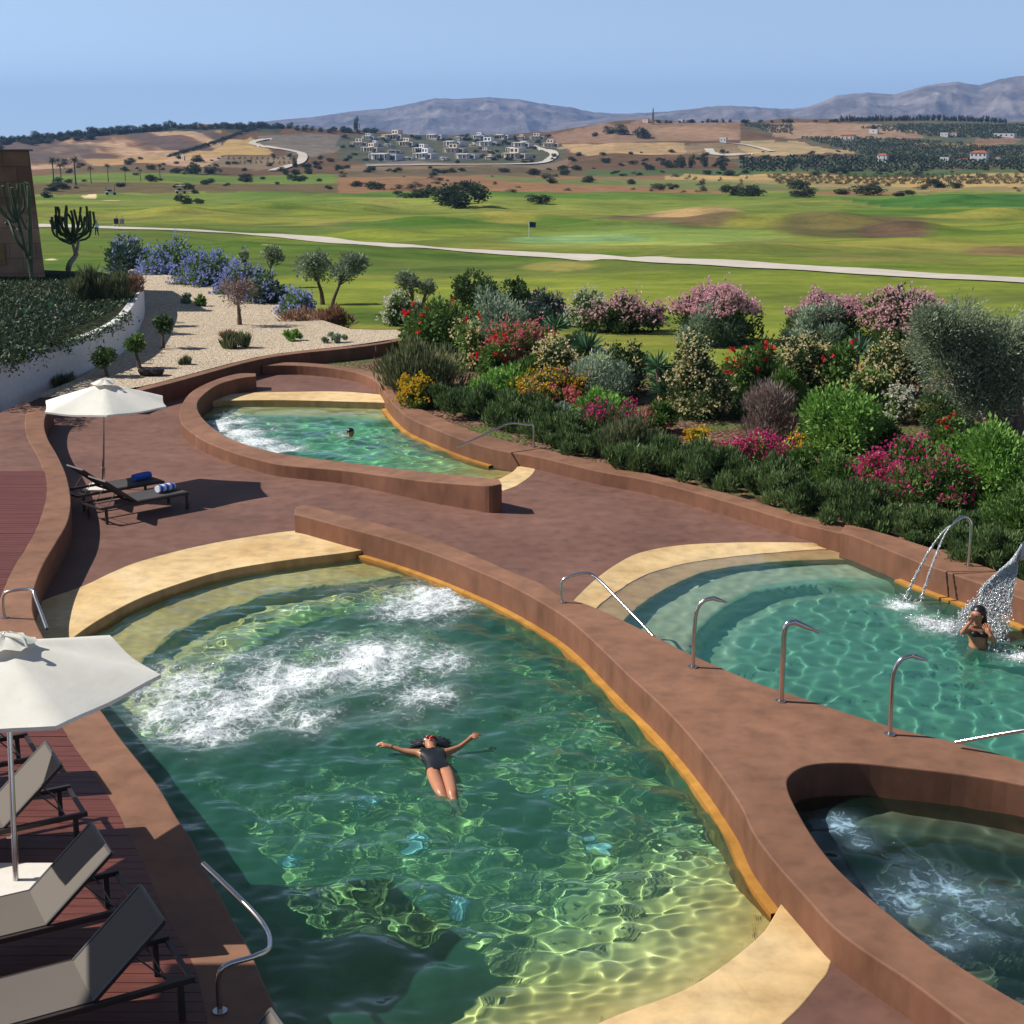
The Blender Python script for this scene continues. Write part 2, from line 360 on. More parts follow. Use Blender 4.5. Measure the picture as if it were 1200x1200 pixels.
# kerb 4 (planter) & wall 5, rear walls
k_out=[(307,425.5),(340,424.5),(372,426),(408,430),(438,436),(455,444),(464,463),(482,473),(500,482),(540,500),(587,515),(633,525),(683,537),(733,548),(800,565),(867,582),(933,602),(987,617),(1002,622)]
k_in=[(307,428.5),(340,428),(370,429.5),(400,433),(428,440),(445,451),(455,467),(477,488),(510,503),(550,518),(587,528),(633,536),(700,552),(750,561),(800,573),(867,592),(933,612),(986,625),(999,629)]
Ko=PP(k_out,.3,4); Ki=PP(k_in,.3,4)
w=solid('planter_kerb',np.concatenate([Ki,Ko[::-1]]),[],-1.7,M['coping']); tag(w,'long low terracotta kerb holding back the flower garden','kerb')
w5_out=[(990,615),(1007,617),(1053,630),(1100,645),(1153,663),(1200,680),(1300,718),(1450,775)]
w5_in=[(985,624),(1000,628),(1033,641),(1083,661),(1133,678),(1200,702),(1300,740),(1450,800)]
W5o=PP(w5_out,.4,4); W5i=PP(w5_in,.4,4)
w=solid('garden_wall',np.concatenate([W5i,W5o[::-1]]),[],-1.7,M['coping']); tag(w,'straight terracotta wall at right between green pool and hedge, carrying a jet spout','garden wall')
rw_o=[(150,460),(167,453),(200,445),(233,436),(300,419),(350,411.5),(400,406.5),(440,402),(476,396)]
rw_i=[(150,464),(167,457.5),(200,449),(233,440),(300,422),(350,414),(400,409),(440,404),(476,398)]
RWo=PP(rw_o,.5,4); RWi=PP(rw_i,.5,4)
w=solid('retaining_wall',np.concatenate([RWi,RWo[::-1]]),[],-.3,M['coping']); tag(w,'shaded dark brown wall holding back the pale gravel','retaining wall')
# pool edges on deck level
A1=PP([(20,800),(60,768),(100,737),(133,717),(167,700),(217,682),(267,668),(333,657),(400,648.5),(428,644.5),(450,642)],0,4)
A1o=PP([(30,718),(50,704),(97,687),(133,670),(167,657),(233,640),(300,628),(347,622),(380,622)],0,4)
B1=PP([(930,1048),(915,1060),(903,1080),(890,1097),(850,1130),(800,1161),(733,1186),(700,1200),(620,1240),(520,1275),(420,1300),(330,1310)],0,4)
B1o=PP([(990,1100),(977,1120),(970,1140),(960,1153),(940,1178),(917,1200),(860,1250),(760,1310),(600,1370),(300,1400)],0,4)
W1mid=offset(W1i,.16); W1pick=W1mid[(W1mid[:,1]<A1[-1][1]-.2)&(W1mid[:,1]>B1[0][1]+.0)]; W1pick[:,2]=0
W0in=offset(W0r,-.16); W0pick=W0in[(W0in[:,1]<A1[0][1])&(W0in[:,1]>B1[-1][1])]; W0pick[:,2]=0
H1=np.concatenate([A1,W1pick,B1,W0pick[::-1]])
def slab(name,inner,outer,mat,zt=.005,zb=-1.9,parent=None):
    i=inner.copy(); o=outer.copy(); i[:,2]=zt;o[:,2]=zt
    return solid(name,np.concatenate([i,o[::-1]]),[],zb,mat,bev=.012,parent=parent)
ap=slab('pool_apron',offset(A1,-.0),A1o,M['cream'],.006,-.9); tag(ap,'pale cream curved apron at the head of the big pool','pool apron')
ap=slab('pool_apron',B1,B1o,M['cream'],.006,-.9); tag(ap,'pale cream apron at the near right foot of the big pool','pool apron')
# pool 3
A3o=PP([(668,709),(678,698),(697,680),(720,663),(750,648),(800,639),(867,636),(933,636),(985,637.5),(1010,641)],0,4)
A3m=PP([(683,722),(693,707),(720,687),(750,670),(800,657),(867,648),(960,640),(1000,641),(1012,643)],-.05,4)
A3i=PP([(720,750),(733,727),(767,700),(800,683),(833,671),(900,662),(967,658.5),(1038,659),(1060,660)],-.13,4)
def strip(name,rows,mat,parent=None,sm=True,n=60):
    R=[]
    for r in rows:
        r=np.array(r); t=np.concatenate([[0],np.cumsum(np.linalg.norm(np.diff(r,axis=0),axis=1))]); t/=t[-1]
        R.append(np.stack([np.interp(np.linspace(0,1,n),t,r[:,k]) for k in range(3)],1))
    V=np.concatenate(R); Fc=[(j*n+i,j*n+i+1,(j+1)*n+i+1,(j+1)*n+i) for j in range(len(R)-1) for i in range(n-1)]
    me=npmesh(name,V,Fc,mat)
    if sum(p.normal.z for p in me.polygons)<0: me.flip_normals()
    return mobj(name,me,parent)
def lz(a,z): b=np.array(a).copy(); b[:,2]=z; return b
q=thing('pool_apron',tuple(A3o[20]),'broad cream beach apron sloping into the green pool at right','pool apron')
def rel(o,root): o.parent=root; o.matrix_parent_inverse=Matrix.Translation(-root.location); return o
rel(strip('dry_edge',[lz(A3o,.006),lz(A3m,-.05)],M['cream']),q)
rel(strip('wet_slope',[lz(A3m,-.0505),lz(A3i,-.13),lz(A3i,-.9)],M['gold' if 0 else 'cream']),q)
W1mo=offset(W1o,-.16); m3=W1mo[(W1mo[:,1]<A3i[0][1]+1.2)]; m3=lz(m3,0)
K5=offset(W5i,.14); K5=lz(K5[K5[:,0]>A3o[-1][0]-.3],0)
H3=np.concatenate([lz(A3o,0),K5,[P(1500,880,0),P(1480,1000,0)],m3[::-1]])
# pool 2
A2o=PP([(262,463),(290,460.5),(333,459.5),(400,459),(450,463)],0,4); A2i=PP([(248,471),(267,469.5),(333,469),(400,470.5),(452,472),(460,473)],0,4)
B2i=PP([(618,537),(610,541),(602,552),(583,562.5),(575,568)],0,4); B2o=PP([(640,541),(630,544),(624,556),(606,569),(590,575)],0,4)
Kin=offset(Ki,.12); Kp=lz(Kin[(Kin[:,1]<A2i[-1][1])&(Kin[:,1]>B2i[0][1])],0)
Rin=offset(Ri,-.0); c=(Ri+0); Rm=lz(.5*(Ri+np.stack([np.interp(np.linspace(0,1,len(Ri)),np.linspace(0,1,len(Ro)),Ro[:,k]) for k in range(3)],1)),0)
Rp=Rm[(Rm[:,1]<A2i[0][1]+.3)]
H2=np.concatenate([A2i,Kp,B2i,Rp[::-1]])
ap=slab('pool_apron',A2i,A2o,M['cream'],.006,-.7); tag(ap,'thin cream apron at the far rim of the distant pool','pool apron')
ap=slab('pool_apron',B2i,B2o,M['cream'],.006,-.7); tag(ap,'small cream apron by the blunt wall end of the distant pool','pool apron')
# deck sheet
tubhole=lz(offset(TUB,-.15 if area(TUB)>0 else .15,True),0)
right=lz(np.concatenate([offset(W5o,-.15)[::-1],offset(Ko,-.12)[::-1]]),0)
outer=np.concatenate([[(-60,-20,0),(40,-20,0),(40,12,0)],right,lz(offset(RWo,-.1)[::-1][:-1],0)[:0],[P(300,430,0)],[( -14,47,0),(-60,47,0)]])
KB=P(476,397,0)
deck=sheet('deck_floor',np.concatenate([[(-60,-20,0),(40,-20,0),(40,12,0)],right[:-1],[P(440,437,0),KB,(-12,KB[1],0),(-60,KB[1],0)]]),M['deck'],[H1,H3,H2,tubhole])
tag(deck,kind='structure')
# terrace
W0c=.5*(W0l[::1][:len(W0l)]+0)
TL=offset(W0l,.12); TL=TL.copy()
terr=np.concatenate([[(-60,-20,0),(TL[-1][0],-20,0)],TL[::-1],[P(30,470,.47),P(0,484,.47),(-60,44,0)]]); terr=lz(terr,.47)
t=solid('terrace_floor',terr,[],.02,M['deck'],bev=.005); tag(t,kind='structure')
# wooden deck: real boards clipped to the terrace edge
TLx=lambda y: float(np.interp(y,W0l[:,1][::-1],W0l[:,0][::-1]))
mb=MB(); yb=P(50,553,.5)[1]; y=5.0
while y<yb:
    x1a,x1b=TLx(y)+.02,TLx(y+.135)+.02; x=-11.-rng.random()*3
    cuts=[x]
    while cuts[-1]<min(x1a,x1b)-3: cuts.append(cuts[-1]+2.2+rng.random()*1.4)
    cuts=[c for c in cuts if c<min(x1a,x1b)-.3]+[None]
    for c0,c1 in zip(cuts[:-1],cuts[1:]):
        a1,b1=(x1a,x1b) if c1 is None else (c1-.004,c1-.004); z=.503+rng.normal()*.0012
        mb.add([(c0,y,.46),(a1,y,.46),(b1,y+.135,.46),(c0,y+.135,.46),(c0,y,z),(a1,y,z),(b1,y+.135,z),(c0,y+.135,z)],[(4,5,6,7),(0,1,5,4),(2,3,7,6),(1,2,6,5),(3,0,4,7)])
    y+=.143
tag(mb.build('timber_decking',M['wood']),kind='structure')
# ledges at the waterline (ochre gutter)
ZP1,ZP2,ZP3,ZT=-.13,-.14,-.065,-.05
def ledge(name,edge,w,z,root,side=-1,lo=None):
    # edge runs along the wall face; the ledge juts out to the pool side
    a=lz(edge,z); b=lz(offset(edge,side*w),z-.01); c=lz(offset(edge,side*w),z-.5); a=lz(offset(edge,-side*.05),z)
    o=strip(name,[a,b,c],M['gold'],None,n=160); o.parent=root; return o
e1=W1i[(W1i[:,1]<A1[-1][1]+.2)&(W1i[:,1]>B1[0][1]-.3)]
s1=-1 if offset(W1i,-.2)[20][1]<W1i[20][1] else 1
ledge('waterline_ledge',e1,.11,ZP1+.06,WALL1,s1)
e2=Ki[(Ki[:,1]<A2i[-1][1]+.2)&(Ki[:,1]>B2i[0][1]-.4)]; ledge('waterline_ledge',e2,.12,ZP2+.05,bpy.data.objects['planter_kerb'],-1)
e3=W5i[W5i[:,0]>P(1040,660,0)[0]]; ledge('waterline_ledge',e3,.13,ZP3+.05,bpy.data.objects['garden_wall'],-1)
# ------------------------------------------------------------------ pool floors
def mk_floor(name,c1,c2,c3):
    m,nt,out=newmat(name); g=geo(nt)
    a=noisetex(nt,g,.7,6,.6); b=noisetex(nt,g,5,5)
    col=ramp(nt,a,[(.3,c1),(.5,c2),(.7,c3)]); col=mix(nt,.5,col,ramp(nt,b,[(.3,(.8,.8,.8)),(.7,(1.15,1.15,1.15))]),'MULTIPLY')
    finish(nt,out,col,.8,.2); return m
M['floor']=mk_floor('sand_pool_plaster',(.5,.37,.11),(.68,.53,.19),(.84,.7,.3))
M['floor3']=mk_floor('pale_pool_plaster',(.66,.58,.36),(.76,.7,.48),(.84,.8,.6))
M['floort']=mk_floor('tub_plaster',(.12,.14,.09),(.18,.19,.11),(.24,.24,.14))
def sstep(x,a,b): t=np.clip((x-a)/(b-a),0,1); return t*t*(3-2*t)
def zf1(X,Y):
    dA=segdist(X,Y,A1); dB=segdist(X,Y,B1)
    z=-.34-.36*sstep(dA,S1-.05,S1+.05)-.6*sstep(dA,S2-.08,S2+.08)
    zb=-.2-.36*dB
    return np.maximum(z,np.maximum(zb,-1.35))
S1c=PP([(157,770),(200,743),(267,720),(333,700),(400,683)],-.2,2); S1=float(segdist(S1c[:,0],S1c[:,1],A1).mean())
S2c=PP([(170,812),(250,775),(350,745),(450,728)],-.3,2); S2=float(segdist(S2c[:,0],S2c[:,1],A1).mean())
T1c=PP([(800,733),(867,713),(933,697),(1000,686),(1060,681)],-.2,2); T1=float(segdist(T1c[:,0],T1c[:,1],A3i).mean())
def zf3(X,Y):
    d=segdist(X,Y,A3i); return -.42-.5*sstep(d,T1-.05,T1+.05)-.12*sstep(d,T1,T1+3)
BEACH=np.concatenate([offset(A3o,.0),A3i[::-1]])
def zf3w(X,Y): return np.where(inside(np.asarray(X,float),np.asarray(Y,float),BEACH),-.09,zf3(X,Y))
def zf2(X,Y):
    dA=segdist(X,Y,A2i); dB=segdist(X,Y,B2i)
    return np.maximum(-.4-.75*sstep(dA,1.4,1.6),np.maximum(-.18-.25*dB,-1.15))
def zft(X,Y):
    c=TUB.mean(0); d=segdist(X,Y,np.vstack([TUB,TUB[:1]]))
    return -.45-.5*sstep(d,.5,.68)
def gridmesh(name,poly,step,zf,mat,margin=.3,attrs=None,smoothf=True):
    x0,y0=poly[:,0].min()-margin,poly[:,1].min()-margin; x1,y1=poly[:,0].max()+margin,poly[:,1].max()+margin
    nx,ny=int((x1-x0)/step)+2,int((y1-y0)/step)+2
    X,Y=np.meshgrid(x0+np.arange(nx)*step,y0+np.arange(ny)*step)
    keep=inside(X,Y,poly)
    for dx,dy in ((margin,0),(-margin,0),(0,margin),(0,-margin),(margin*.7,margin*.7),(-margin*.7,margin*.7),(margin*.7,-margin*.7),(-margin*.7,-margin*.7)): keep|=inside(X+dx,Y+dy,poly)
    Z=np.zeros_like(X); Z[keep]=zf(X[keep],Y[keep])
    idm=-np.ones(X.shape,int); idm[keep]=np.arange(keep.sum())
    a,b,c,d=idm[:-1,:-1],idm[:-1,1:],idm[1:,1:],idm[1:,:-1]; ok=(a>=0)&(b>=0)&(c>=0)&(d>=0)
    Fc=np.stack([a[ok],b[ok],c[ok],d[ok]],1); V=np.stack([X[keep],Y[keep],Z[keep]],1)
    at={k:('POINT',f(X[keep],Y[keep])) for k,f in (attrs or {}).items()}
    o=mobj(name,npmesh(name,V,Fc,mat,smoothf=smoothf,attrs=at)); return o
floors=[]
for nm,poly,zf,mt,st in (('pool_floor',H1,zf1,M['floor'],.07),('pool_floor',H3,zf3,M['floor3'],.1),('pool_floor',H2,zf2,M['floor'],.1),('pool_floor',tubhole,zft,M['floort'],.03)):
    o=gridmesh(nm,poly,st,zf,mt,.28); tag(o,kind='structure'); floors.append(o)
# ------------------------------------------------------------------ water
def waves(seed,n,l0,l1,amp,pw=1.15):
    r=np.random.default_rng(seed); out=[]
    for i in range(n):
        l=l0*(l1/l0)**r.random(); out.append((r.random()*2*math.pi,l,r.random()*2*math.pi,amp*l**pw))
    return out
def wsum(W,X,Y):
    Z=np.zeros_like(X)
    for a,l,p,A in W:
        ph=(X*math.cos(a)+Y*math.sin(a))*2*math.pi/l+p; Z+=A*(np.sin(ph)+(.25*np.sin(2*ph+1) if l>.9 else 0))
    return Z
def vnoise(X,Y,s,seed=0):
    r=np.random.default_rng(seed); T=r.random((256,256)); x=X/s; y=Y/s; xi=np.floor(x).astype(int); yi=np.floor(y).astype(int); fx=x-xi; fy=y-yi; fx=fx*fx*(3-2*fx); fy=fy*fy*(3-2*fy)
    g=lambda i,j:T[i%256,j%256]
    return (g(xi,yi)*(1-fx)+g(xi+1,yi)*fx)*(1-fy)+(g(xi,yi+1)*(1-fx)+g(xi+1,yi+1)*fx)*fy
def fbm(X,Y,s,o=4,seed=0):
    z=0;a=1;t=0
    for k in range(o): z=z+a*vnoise(X+17*k,Y-9*k,s/2**k,seed+k); t+=a; a*=.5
    return z/t
def blobs(B,zw):
    pts=[]
    for (x,y,rx,ry,s) in B:
        c=P(x,y,zw); ex=P(x+rx,y,zw); ey=P(x,y-ry,zw); pts.append((c[0],c[1],abs(ex[0]-c[0]),abs(ey[1]-c[1]),s))
    def f(X,Y):
        z=np.zeros_like(X)
        for cx,cy_,rx,ry,s in pts: z=np.maximum(z,s*np.exp(-(((X-cx)/rx)**2+((Y-cy_)/ry)**2)*.75))
        return z
    return f
foam1=blobs([(500,705,55,22,1),(470,715,40,14,.8),(440,775,70,30,1),(395,785,50,24,.95),(330,800,60,28,1),(280,830,60,30,1),(225,800,40,22,.95),(180,812,30,20,.7),(195,790,40,16,.6),(380,750,60,14,.5),(200,835,45,25,.9),(240,855,60,22,.85),(500,815,45,16,.85),(520,775,40,18,.8),(350,840,60,22,.7),(300,770,70,18,.6),(560,690,30,12,.5),(430,690,60,18,.35),(460,840,60,16,.45)],ZP1)
foam2=blobs([(262,497,16,12,1),(285,508,26,8,1),(300,518,30,7,1),(330,526,30,5,.9),(280,493,25,5,.8),(290,520,40,7,.8),(400,510,14,4,.6),(320,500,30,10,.45),(480,520,60,18,.3)],ZP2)
foam3=blobs([(1058,709,20,7,1.1),(1100,733,30,9,1),(1085,728,22,8,.9),(1172,760,18,5,.6),(1195,770,22,7,1),(1150,742,22,5,.55)],ZP3)
foamt=blobs([(985,968,22,14,.95),(1010,985,22,12,.75),(1100,1040,50,24,.62),(1060,1060,50,25,.6),(1150,1060,55,25,.55),(1130,1090,40,25,.6),(1110,1110,30,20,.55),(1060,1010,22,12,.4)],ZT)
def tintf(zf,zw,k):
    def f(X,Y):
        d=np.clip(zw-zf(X,Y),0,3); c=np.exp(-np.outer(np.clip(d-.1,0,3),k)); return np.concatenate([c,np.ones((len(d),1))],1)
    return f
def mk_water(name,rough=.0,foamcol=(.85,.9,.92),fs=6.,milk=.4,turb=.17,tcol=(.085,.44,.3,1)):
    m,nt,out=newmat(name); g=geo(nt)
    ta=nt.nodes.new('ShaderNodeAttribute'); ta.attribute_name='tint'; fa=nt.nodes.new('ShaderNodeAttribute'); fa.attribute_name='foam'
    b=N(nt,'ShaderNodeBsdfPrincipled',Roughness=rough,IOR=1.33); b.inputs['Transmission Weight'].default_value=1; nt.links.new(ta.outputs['Color'],b.inputs['Base Color'])
    n1=noisetex(nt,g,fs,7,.72,dist=1.2); n2=noisetex(nt,g,fs*.33,3,.5,dist=.8)
    v=nt.nodes.new('ShaderNodeTexVoronoi'); v.feature='DISTANCE_TO_EDGE'; v.inputs['Scale'].default_value=fs*1.1
    gd=nt.nodes.new('ShaderNodeVectorMath'); gd.operation='MULTIPLY_ADD'; nv=nt.nodes.new('ShaderNodeTexNoise'); nv.inputs['Scale'].default_value=fs*.6; nt.links.new(g,nv.inputs['Vector'])
    nt.links.new(nv.outputs['Color'],gd.inputs[0]); gd.inputs[1].default_value=(.5,.5,.5); nt.links.new(g,gd.inputs[2]); nt.links.new(gd.outputs[0],v.inputs['Vector'])
    lace=ramp(nt,v.outputs['Distance'],[(0,1.),(.16,0.)])
    s=math_(nt,'ADD',math_(nt,'MULTIPLY',n1,.95),math_(nt,'MULTIPLY',n2,.55)); s=math_(nt,'ADD',s,math_(nt,'MULTIPLY',lace,.16))
    s=math_(nt,'ADD',s,math_(nt,'MULTIPLY',fa.outputs['Fac'],.72)); 
    mask=ramp(nt,math_(nt,'SUBTRACT',s,.72),[(.40,0.),(.50,.22),(.60,.5),(.78,1.)])
    gate=ramp(nt,fa.outputs['Fac'],[(.02,0.),(.2,1.)]); mask=math_(nt,'MULTIPLY',mask,gate)
    mask=math_(nt,'MAXIMUM',math_(nt,'MULTIPLY',mask,.93),math_(nt,'MULTIPLY',math_(nt,'POWER',fa.outputs['Fac'],1.6),math_(nt,'MULTIPLY',ramp(nt,n2,[(.35,.5),(.65,1.)]),milk)))
    da=nt.nodes.new('ShaderNodeAttribute'); da.attribute_name='depth'; body=math_(nt,'MULTIPLY',math_(nt,'SUBTRACT',1.,math_(nt,'POWER',2.718,math_(nt,'MULTIPLY',da.outputs['Fac'],-1.1))),turb)
    d0=N(nt,'ShaderNodeBsdfDiffuse'); d0.inputs[0].default_value=tcol; mb0=N(nt,'ShaderNodeMixShader'); nt.links.new(body,mb0.inputs[0]); nt.links.new(b.outputs[0],mb0.inputs[1]); nt.links.new(d0.outputs[0],mb0.inputs[2])
    d=N(nt,'ShaderNodeBsdfDiffuse'); d.inputs[0].default_value=rgb(foamcol)
    bn=N(nt,'ShaderNodeBump',Strength=.8,Distance=.06); nt.links.new(n1,bn.inputs['Height']); nt.links.new(bn.outputs[0],d.inputs['Normal'])
    mx=N(nt,'ShaderNodeMixShader'); nt.links.new(mask,mx.inputs[0]); nt.links.new(mb0.outputs[0],mx.inputs[1]); nt.links.new(d.outputs[0],mx.inputs[2]); nt.links.new(mx.outputs[0],out.inputs[0])
    return m
def water(poly,step,zw,zf,foam,W,k,mat,calm=None,churn=.09,zfw=None):
    def z(X,Y):
        f=foam(X,Y); c=np.clip((zw-(zfw or zf)(X,Y)-.02)/.45,.1,1)
        return zw+c*wsum(W,X,Y)*(1+.8*f)+f*churn*(fbm(X,Y,.22,4,3)-.45)
    o=gridmesh('water',poly,step,z,mat,.1,{'tint':tintf(zfw or zf,zw,k),'foam':foam,'depth':lambda X,Y:np.clip(zw-(zfw or zf)(X,Y),0,3)}); tag(o,kind='structure'); o.cycles.is_caustics_caster=True; return o
K1=np.array((1.2,.17,.2)); K2=np.array((1.9,.26,.2)); K3=np.array((2.2,.8,.85))
wm=mk_water('pool_water'); wm3=mk_water('calm_pool_water',turb=.36,tcol=(.05,.27,.21,1)); wm2=mk_water('tub_water',foamcol=(.4,.6,.75),fs=5.,milk=.5,turb=.04)
water(H1,.027,ZP1,zf1,foam1,waves(1,60,.17,1.15,.0046,1.2),K1,wm)
water(H3,.04,ZP3,zf3,foam3,waves(2,40,.22,.8,.0021),K3,wm3,churn=.12,zfw=zf3w)
water(H2,.06,ZP2,zf2,foam2,waves(3,30,.25,1.2,.0046),K2,wm)
water(tubhole,.032,ZT,zft,foamt,waves(4,30,.25,1.2,.0052),np.array((1.7,1.0,.7)),wm2)
for n in ('low_wall','terrace_wall','pool_wall','garden_wall','planter_kerb'): bpy.data.objects[n].cycles.is_caustics_receiver=True
for o in COL.objects:
    if o.name.startswith(('pool_floor','pool_apron','wet_slope','waterline')): o.cycles.is_caustics_receiver=True
# pool-floor lamps (unlit pale turquoise discs)
#__PART2__
# ================================================================== TERRAIN
PR=np.array([(44,-.06),(50,-.06),(54,-.12),(60.5,-.27),(72,-.48),(84.5,-.85),(102,-1.38),(128,-2.15),(160,-3.16),(205,-4.4),(245,-5.26),(300,-6.4),(370,-7.5),(470,-8.8),(560,-9.3),(690,-10.1)])
def y_of(Y,z): return 600+F*math.tan(math.atan((H-z)/Y)-PITCH)
def z_of(Y,y): return H-Y*np.tan(PITCH+np.arctan((y-600)/F))
YB=float(y_of(690,-10.1))
RX=np.array([(-900,172),(-300,168),(-60,166),(0,166),(40,160),(100,155),(160,152),(205,147),(260,147),(320,147),(370,150),(430,153),(480,157),(560,157),(640,156),(680,150),(720,143),(760,143),(830,142),(900,142),(1000,141),(1100,140),(1180,143),(1300,146),(2200,150)],float)
def ridge_y(px): return np.interp(px,RX[:,0],RX[:,1])
YR=1500.
def prof(px,Y):
    z=np.interp(Y,PR[:,0],PR[:,1]); t=np.clip((Y-690)/(YR-690),0,1)
    yy=YB-(YB-ridge_y(px))*t**.85; zf=z_of(np.maximum(Y,690),yy)
    z=np.where(Y>690,zf,z)
    far=np.clip((Y-YR)/700,0,1); zr=z_of(YR,ridge_y(px)); return np.where(Y>YR,zr*(1-far)**2-25*far,z)
def md_(x,y,a,w):
    Y=float(np.interp(-y,-np.array([y_of(q[0],q[1]) for q in PR]),PR[:,0])); return ((x-600)/F*Y,Y,a,w/F*Y,w/F*Y*.9)
MOUNDS=[md_(*q) for q in ((330,246,1.5,60),(210,250,1.2,45),(420,244,1.6,50),(500,262,1.3,70),(600,258,1.6,80),(720,268,1.2,60),(850,262,1.5,60),(820,246,1.6,50),(960,262,1.3,60),(1060,268,1.5,55),(1160,258,1.5,50),(960,296,.3,60),(1120,240,2.,60),(880,300,.25,50),(430,275,.7,60),(290,285,.3,50))]
def bump(X,Y):
    a=np.interp(Y,[44,62,80,120,300,600,900,1500,2500],[0,.0,.3,1.1,2.,1.8,4.,5.,0])
    s=np.interp(Y,[80,300,900],[16,34,70])
    md2=0
    for mx_,my_,ma_,rx_,ry_ in MOUNDS: md2=md2+ma_*np.exp(-((X-mx_)/rx_)**2-((Y-my_)/ry_)**2)
    return md2+a*(fbm(X/s*10,Y/s*16,10,3,11)-.5)*1.8
def gz(X,Y):
    X=np.asarray(X,float);Y=np.asarray(Y,float); px=600+F*X/(Y*CP+H*SP); return prof(px,Y)+bump(X,Y)
def ground(px,py):
    """ground position seen along a sight line"""
    px=float(px); Ys=np.concatenate([np.linspace(44,690,900),np.linspace(692,YR,500)]); z=prof(np.full_like(Ys,px),Ys)
    X=(px-600)/F*(Ys*CP+(H-z)*SP); z=z+bump(X,Ys); yy=600+F*np.tan(np.arctan((H-z)/Ys)-PITCH)
    ok=np.where(yy<=py)[0]; i=ok[0] if len(ok) else len(Ys)-1
    return (float(X[i]),float(Ys[i]),float(z[i]))
cols=np.concatenate([np.linspace(-900,-60,40),np.linspace(-55,1255,520),np.linspace(1265,2200,40)])
Yr=[44.]; 
while Yr[-1]<1520:
    Y=Yr[-1]; z=np.interp(Y,PR[:,0],PR[:,1]); Yr.append(Y+max(.28,min(9,Y*Y/(F*12)*1.3)))
Yr=np.array(Yr+list(np.linspace(1560,2400,12))+[3000,4500,7000,14000])
PX,YY=np.meshgrid(cols,Yr); Z0=prof(PX,YY); XX=(PX-600)/F*(YY*CP+(H-Z0)*SP); ZZ=Z0+bump(XX,YY)
ny,nx=PX.shape
VY=600+F*np.tan(np.arctan((H-Z0)/YY)-PITCH); VX=PX
VXj=VX+(fbm(XX/YY*F,VY*3,14,3,5)-.5)*14; VYj=VY+(fbm(XX/YY*F*.7+90,VY*2,16,3,6)-.5)*2.2
def sm(a,b,x): t=np.clip((x-a)/(b-a),0,1); return t*t*(3-2*t)
C=np.zeros((ny,nx,3)); C[:]=(.185,.225,.035)
def paint(mask,c,a=1.): 
    m=np.clip(mask*a,0,1)[...,None]; C[:]=C*(1-m)+np.array(c)*m
nb=fbm(XX*.35,YY,26,4,21); nb2=fbm(XX*.25,YY*1.2,60,3,31)
paint(sm(.5,.6,nb),(.28,.25,.06),.75); paint(sm(.5,.58,nb2),(.065,.13,.02),.85); nb3=fbm(XX*.5,YY,11,4,77); paint(sm(.52,.62,nb3),(.12,.15,.035),.7)
def poly(pts,c,a=1.,j=1.): paint(inside(VX*(1-j)+VXj*j,VY*(1-j)+VYj*j,pts).astype(float),c,a)
def ellp(cx,cy,rx,ry,c,a=1.): paint(1-sm(.7,1.05,np.hypot((VXj-cx)/rx,(VYj-cy)/ry)),c,a)
# bands of the course
ellp(760,281,190,13,(.2,.3,.09),.5); ellp(680,280,92,4.5,(.22,.34,.14),.9)
for e_ in ((790,256,110,12,(.13,.085,.06)),(815,246,60,5,(.36,.25,.12)),(1000,268,110,15,(.12,.1,.045)),(1045,270,45,9,(.13,.08,.055)),(905,290,80,7,(.2,.17,.06)),(860,252,30,4,(.4,.26,.09)),(450,238,26,4,(.3,.22,.08)),(1180,296,60,6,(.22,.14,.07)),(90,262,60,10,(.2,.26,.06)),(420,262,60,5,(.2,.17,.07)),(655,315,50,6,(.27,.24,.07)),(330,290,110,8,(.07,.13,.02)),(330,240,90,7,(.06,.13,.02)),(480,262,110,6,(.07,.15,.02)),(700,262,90,7,(.07,.16,.02)),(1080,252,120,7,(.07,.15,.02)),(600,300,160,5,(.1,.16,.025)),(1050,310,130,5,(.17,.16,.05)),(440,370,90,12,(.07,.12,.02)),(560,385,90,10,(.07,.12,.02))): ellp(*e_,a=.85)
paint((VYj<245)&(VYj>222),(.17,.23,.05),.55)
ellp(560,228,330,6,(.08,.16,.025),.8)
paint((VYj<224)&(VX>395),(.2,.125,.065)); paint((VYj<226)&(VY>214)&(VX<395),(.13,.1,.05)); paint((VYj<214)&(VX<=395),(.13,.19,.04))
poly([(395,228),(450,222),(560,224),(720,227),(860,226),(1000,228),(1200,222),(1400,222),(1400,200),(395,200)],(.25,.14,.075)); 
poly([(800,222),(1400,226),(1400,214),(800,212)],(.27,.22,.1)); poly([(560,208),(800,213),(1000,224),(900,226),(600,214)],(.15,.17,.06))
poly([(780,212),(1400,222),(1400,208),(1000,206),(780,205)],(.42,.29,.12))
poly([(980,236),(1100,228),(1400,226),(1400,245),(1150,246),(1000,240)],(.06,.15,.03))
paint(VY<204,(.13,.08,.045)); paint((VY<204)&(VX<250),(.18,.1,.06))
paint((VYj<207)&(VYj>199)&(VX>395)&(VX<800),(.12,.1,.06),.8)
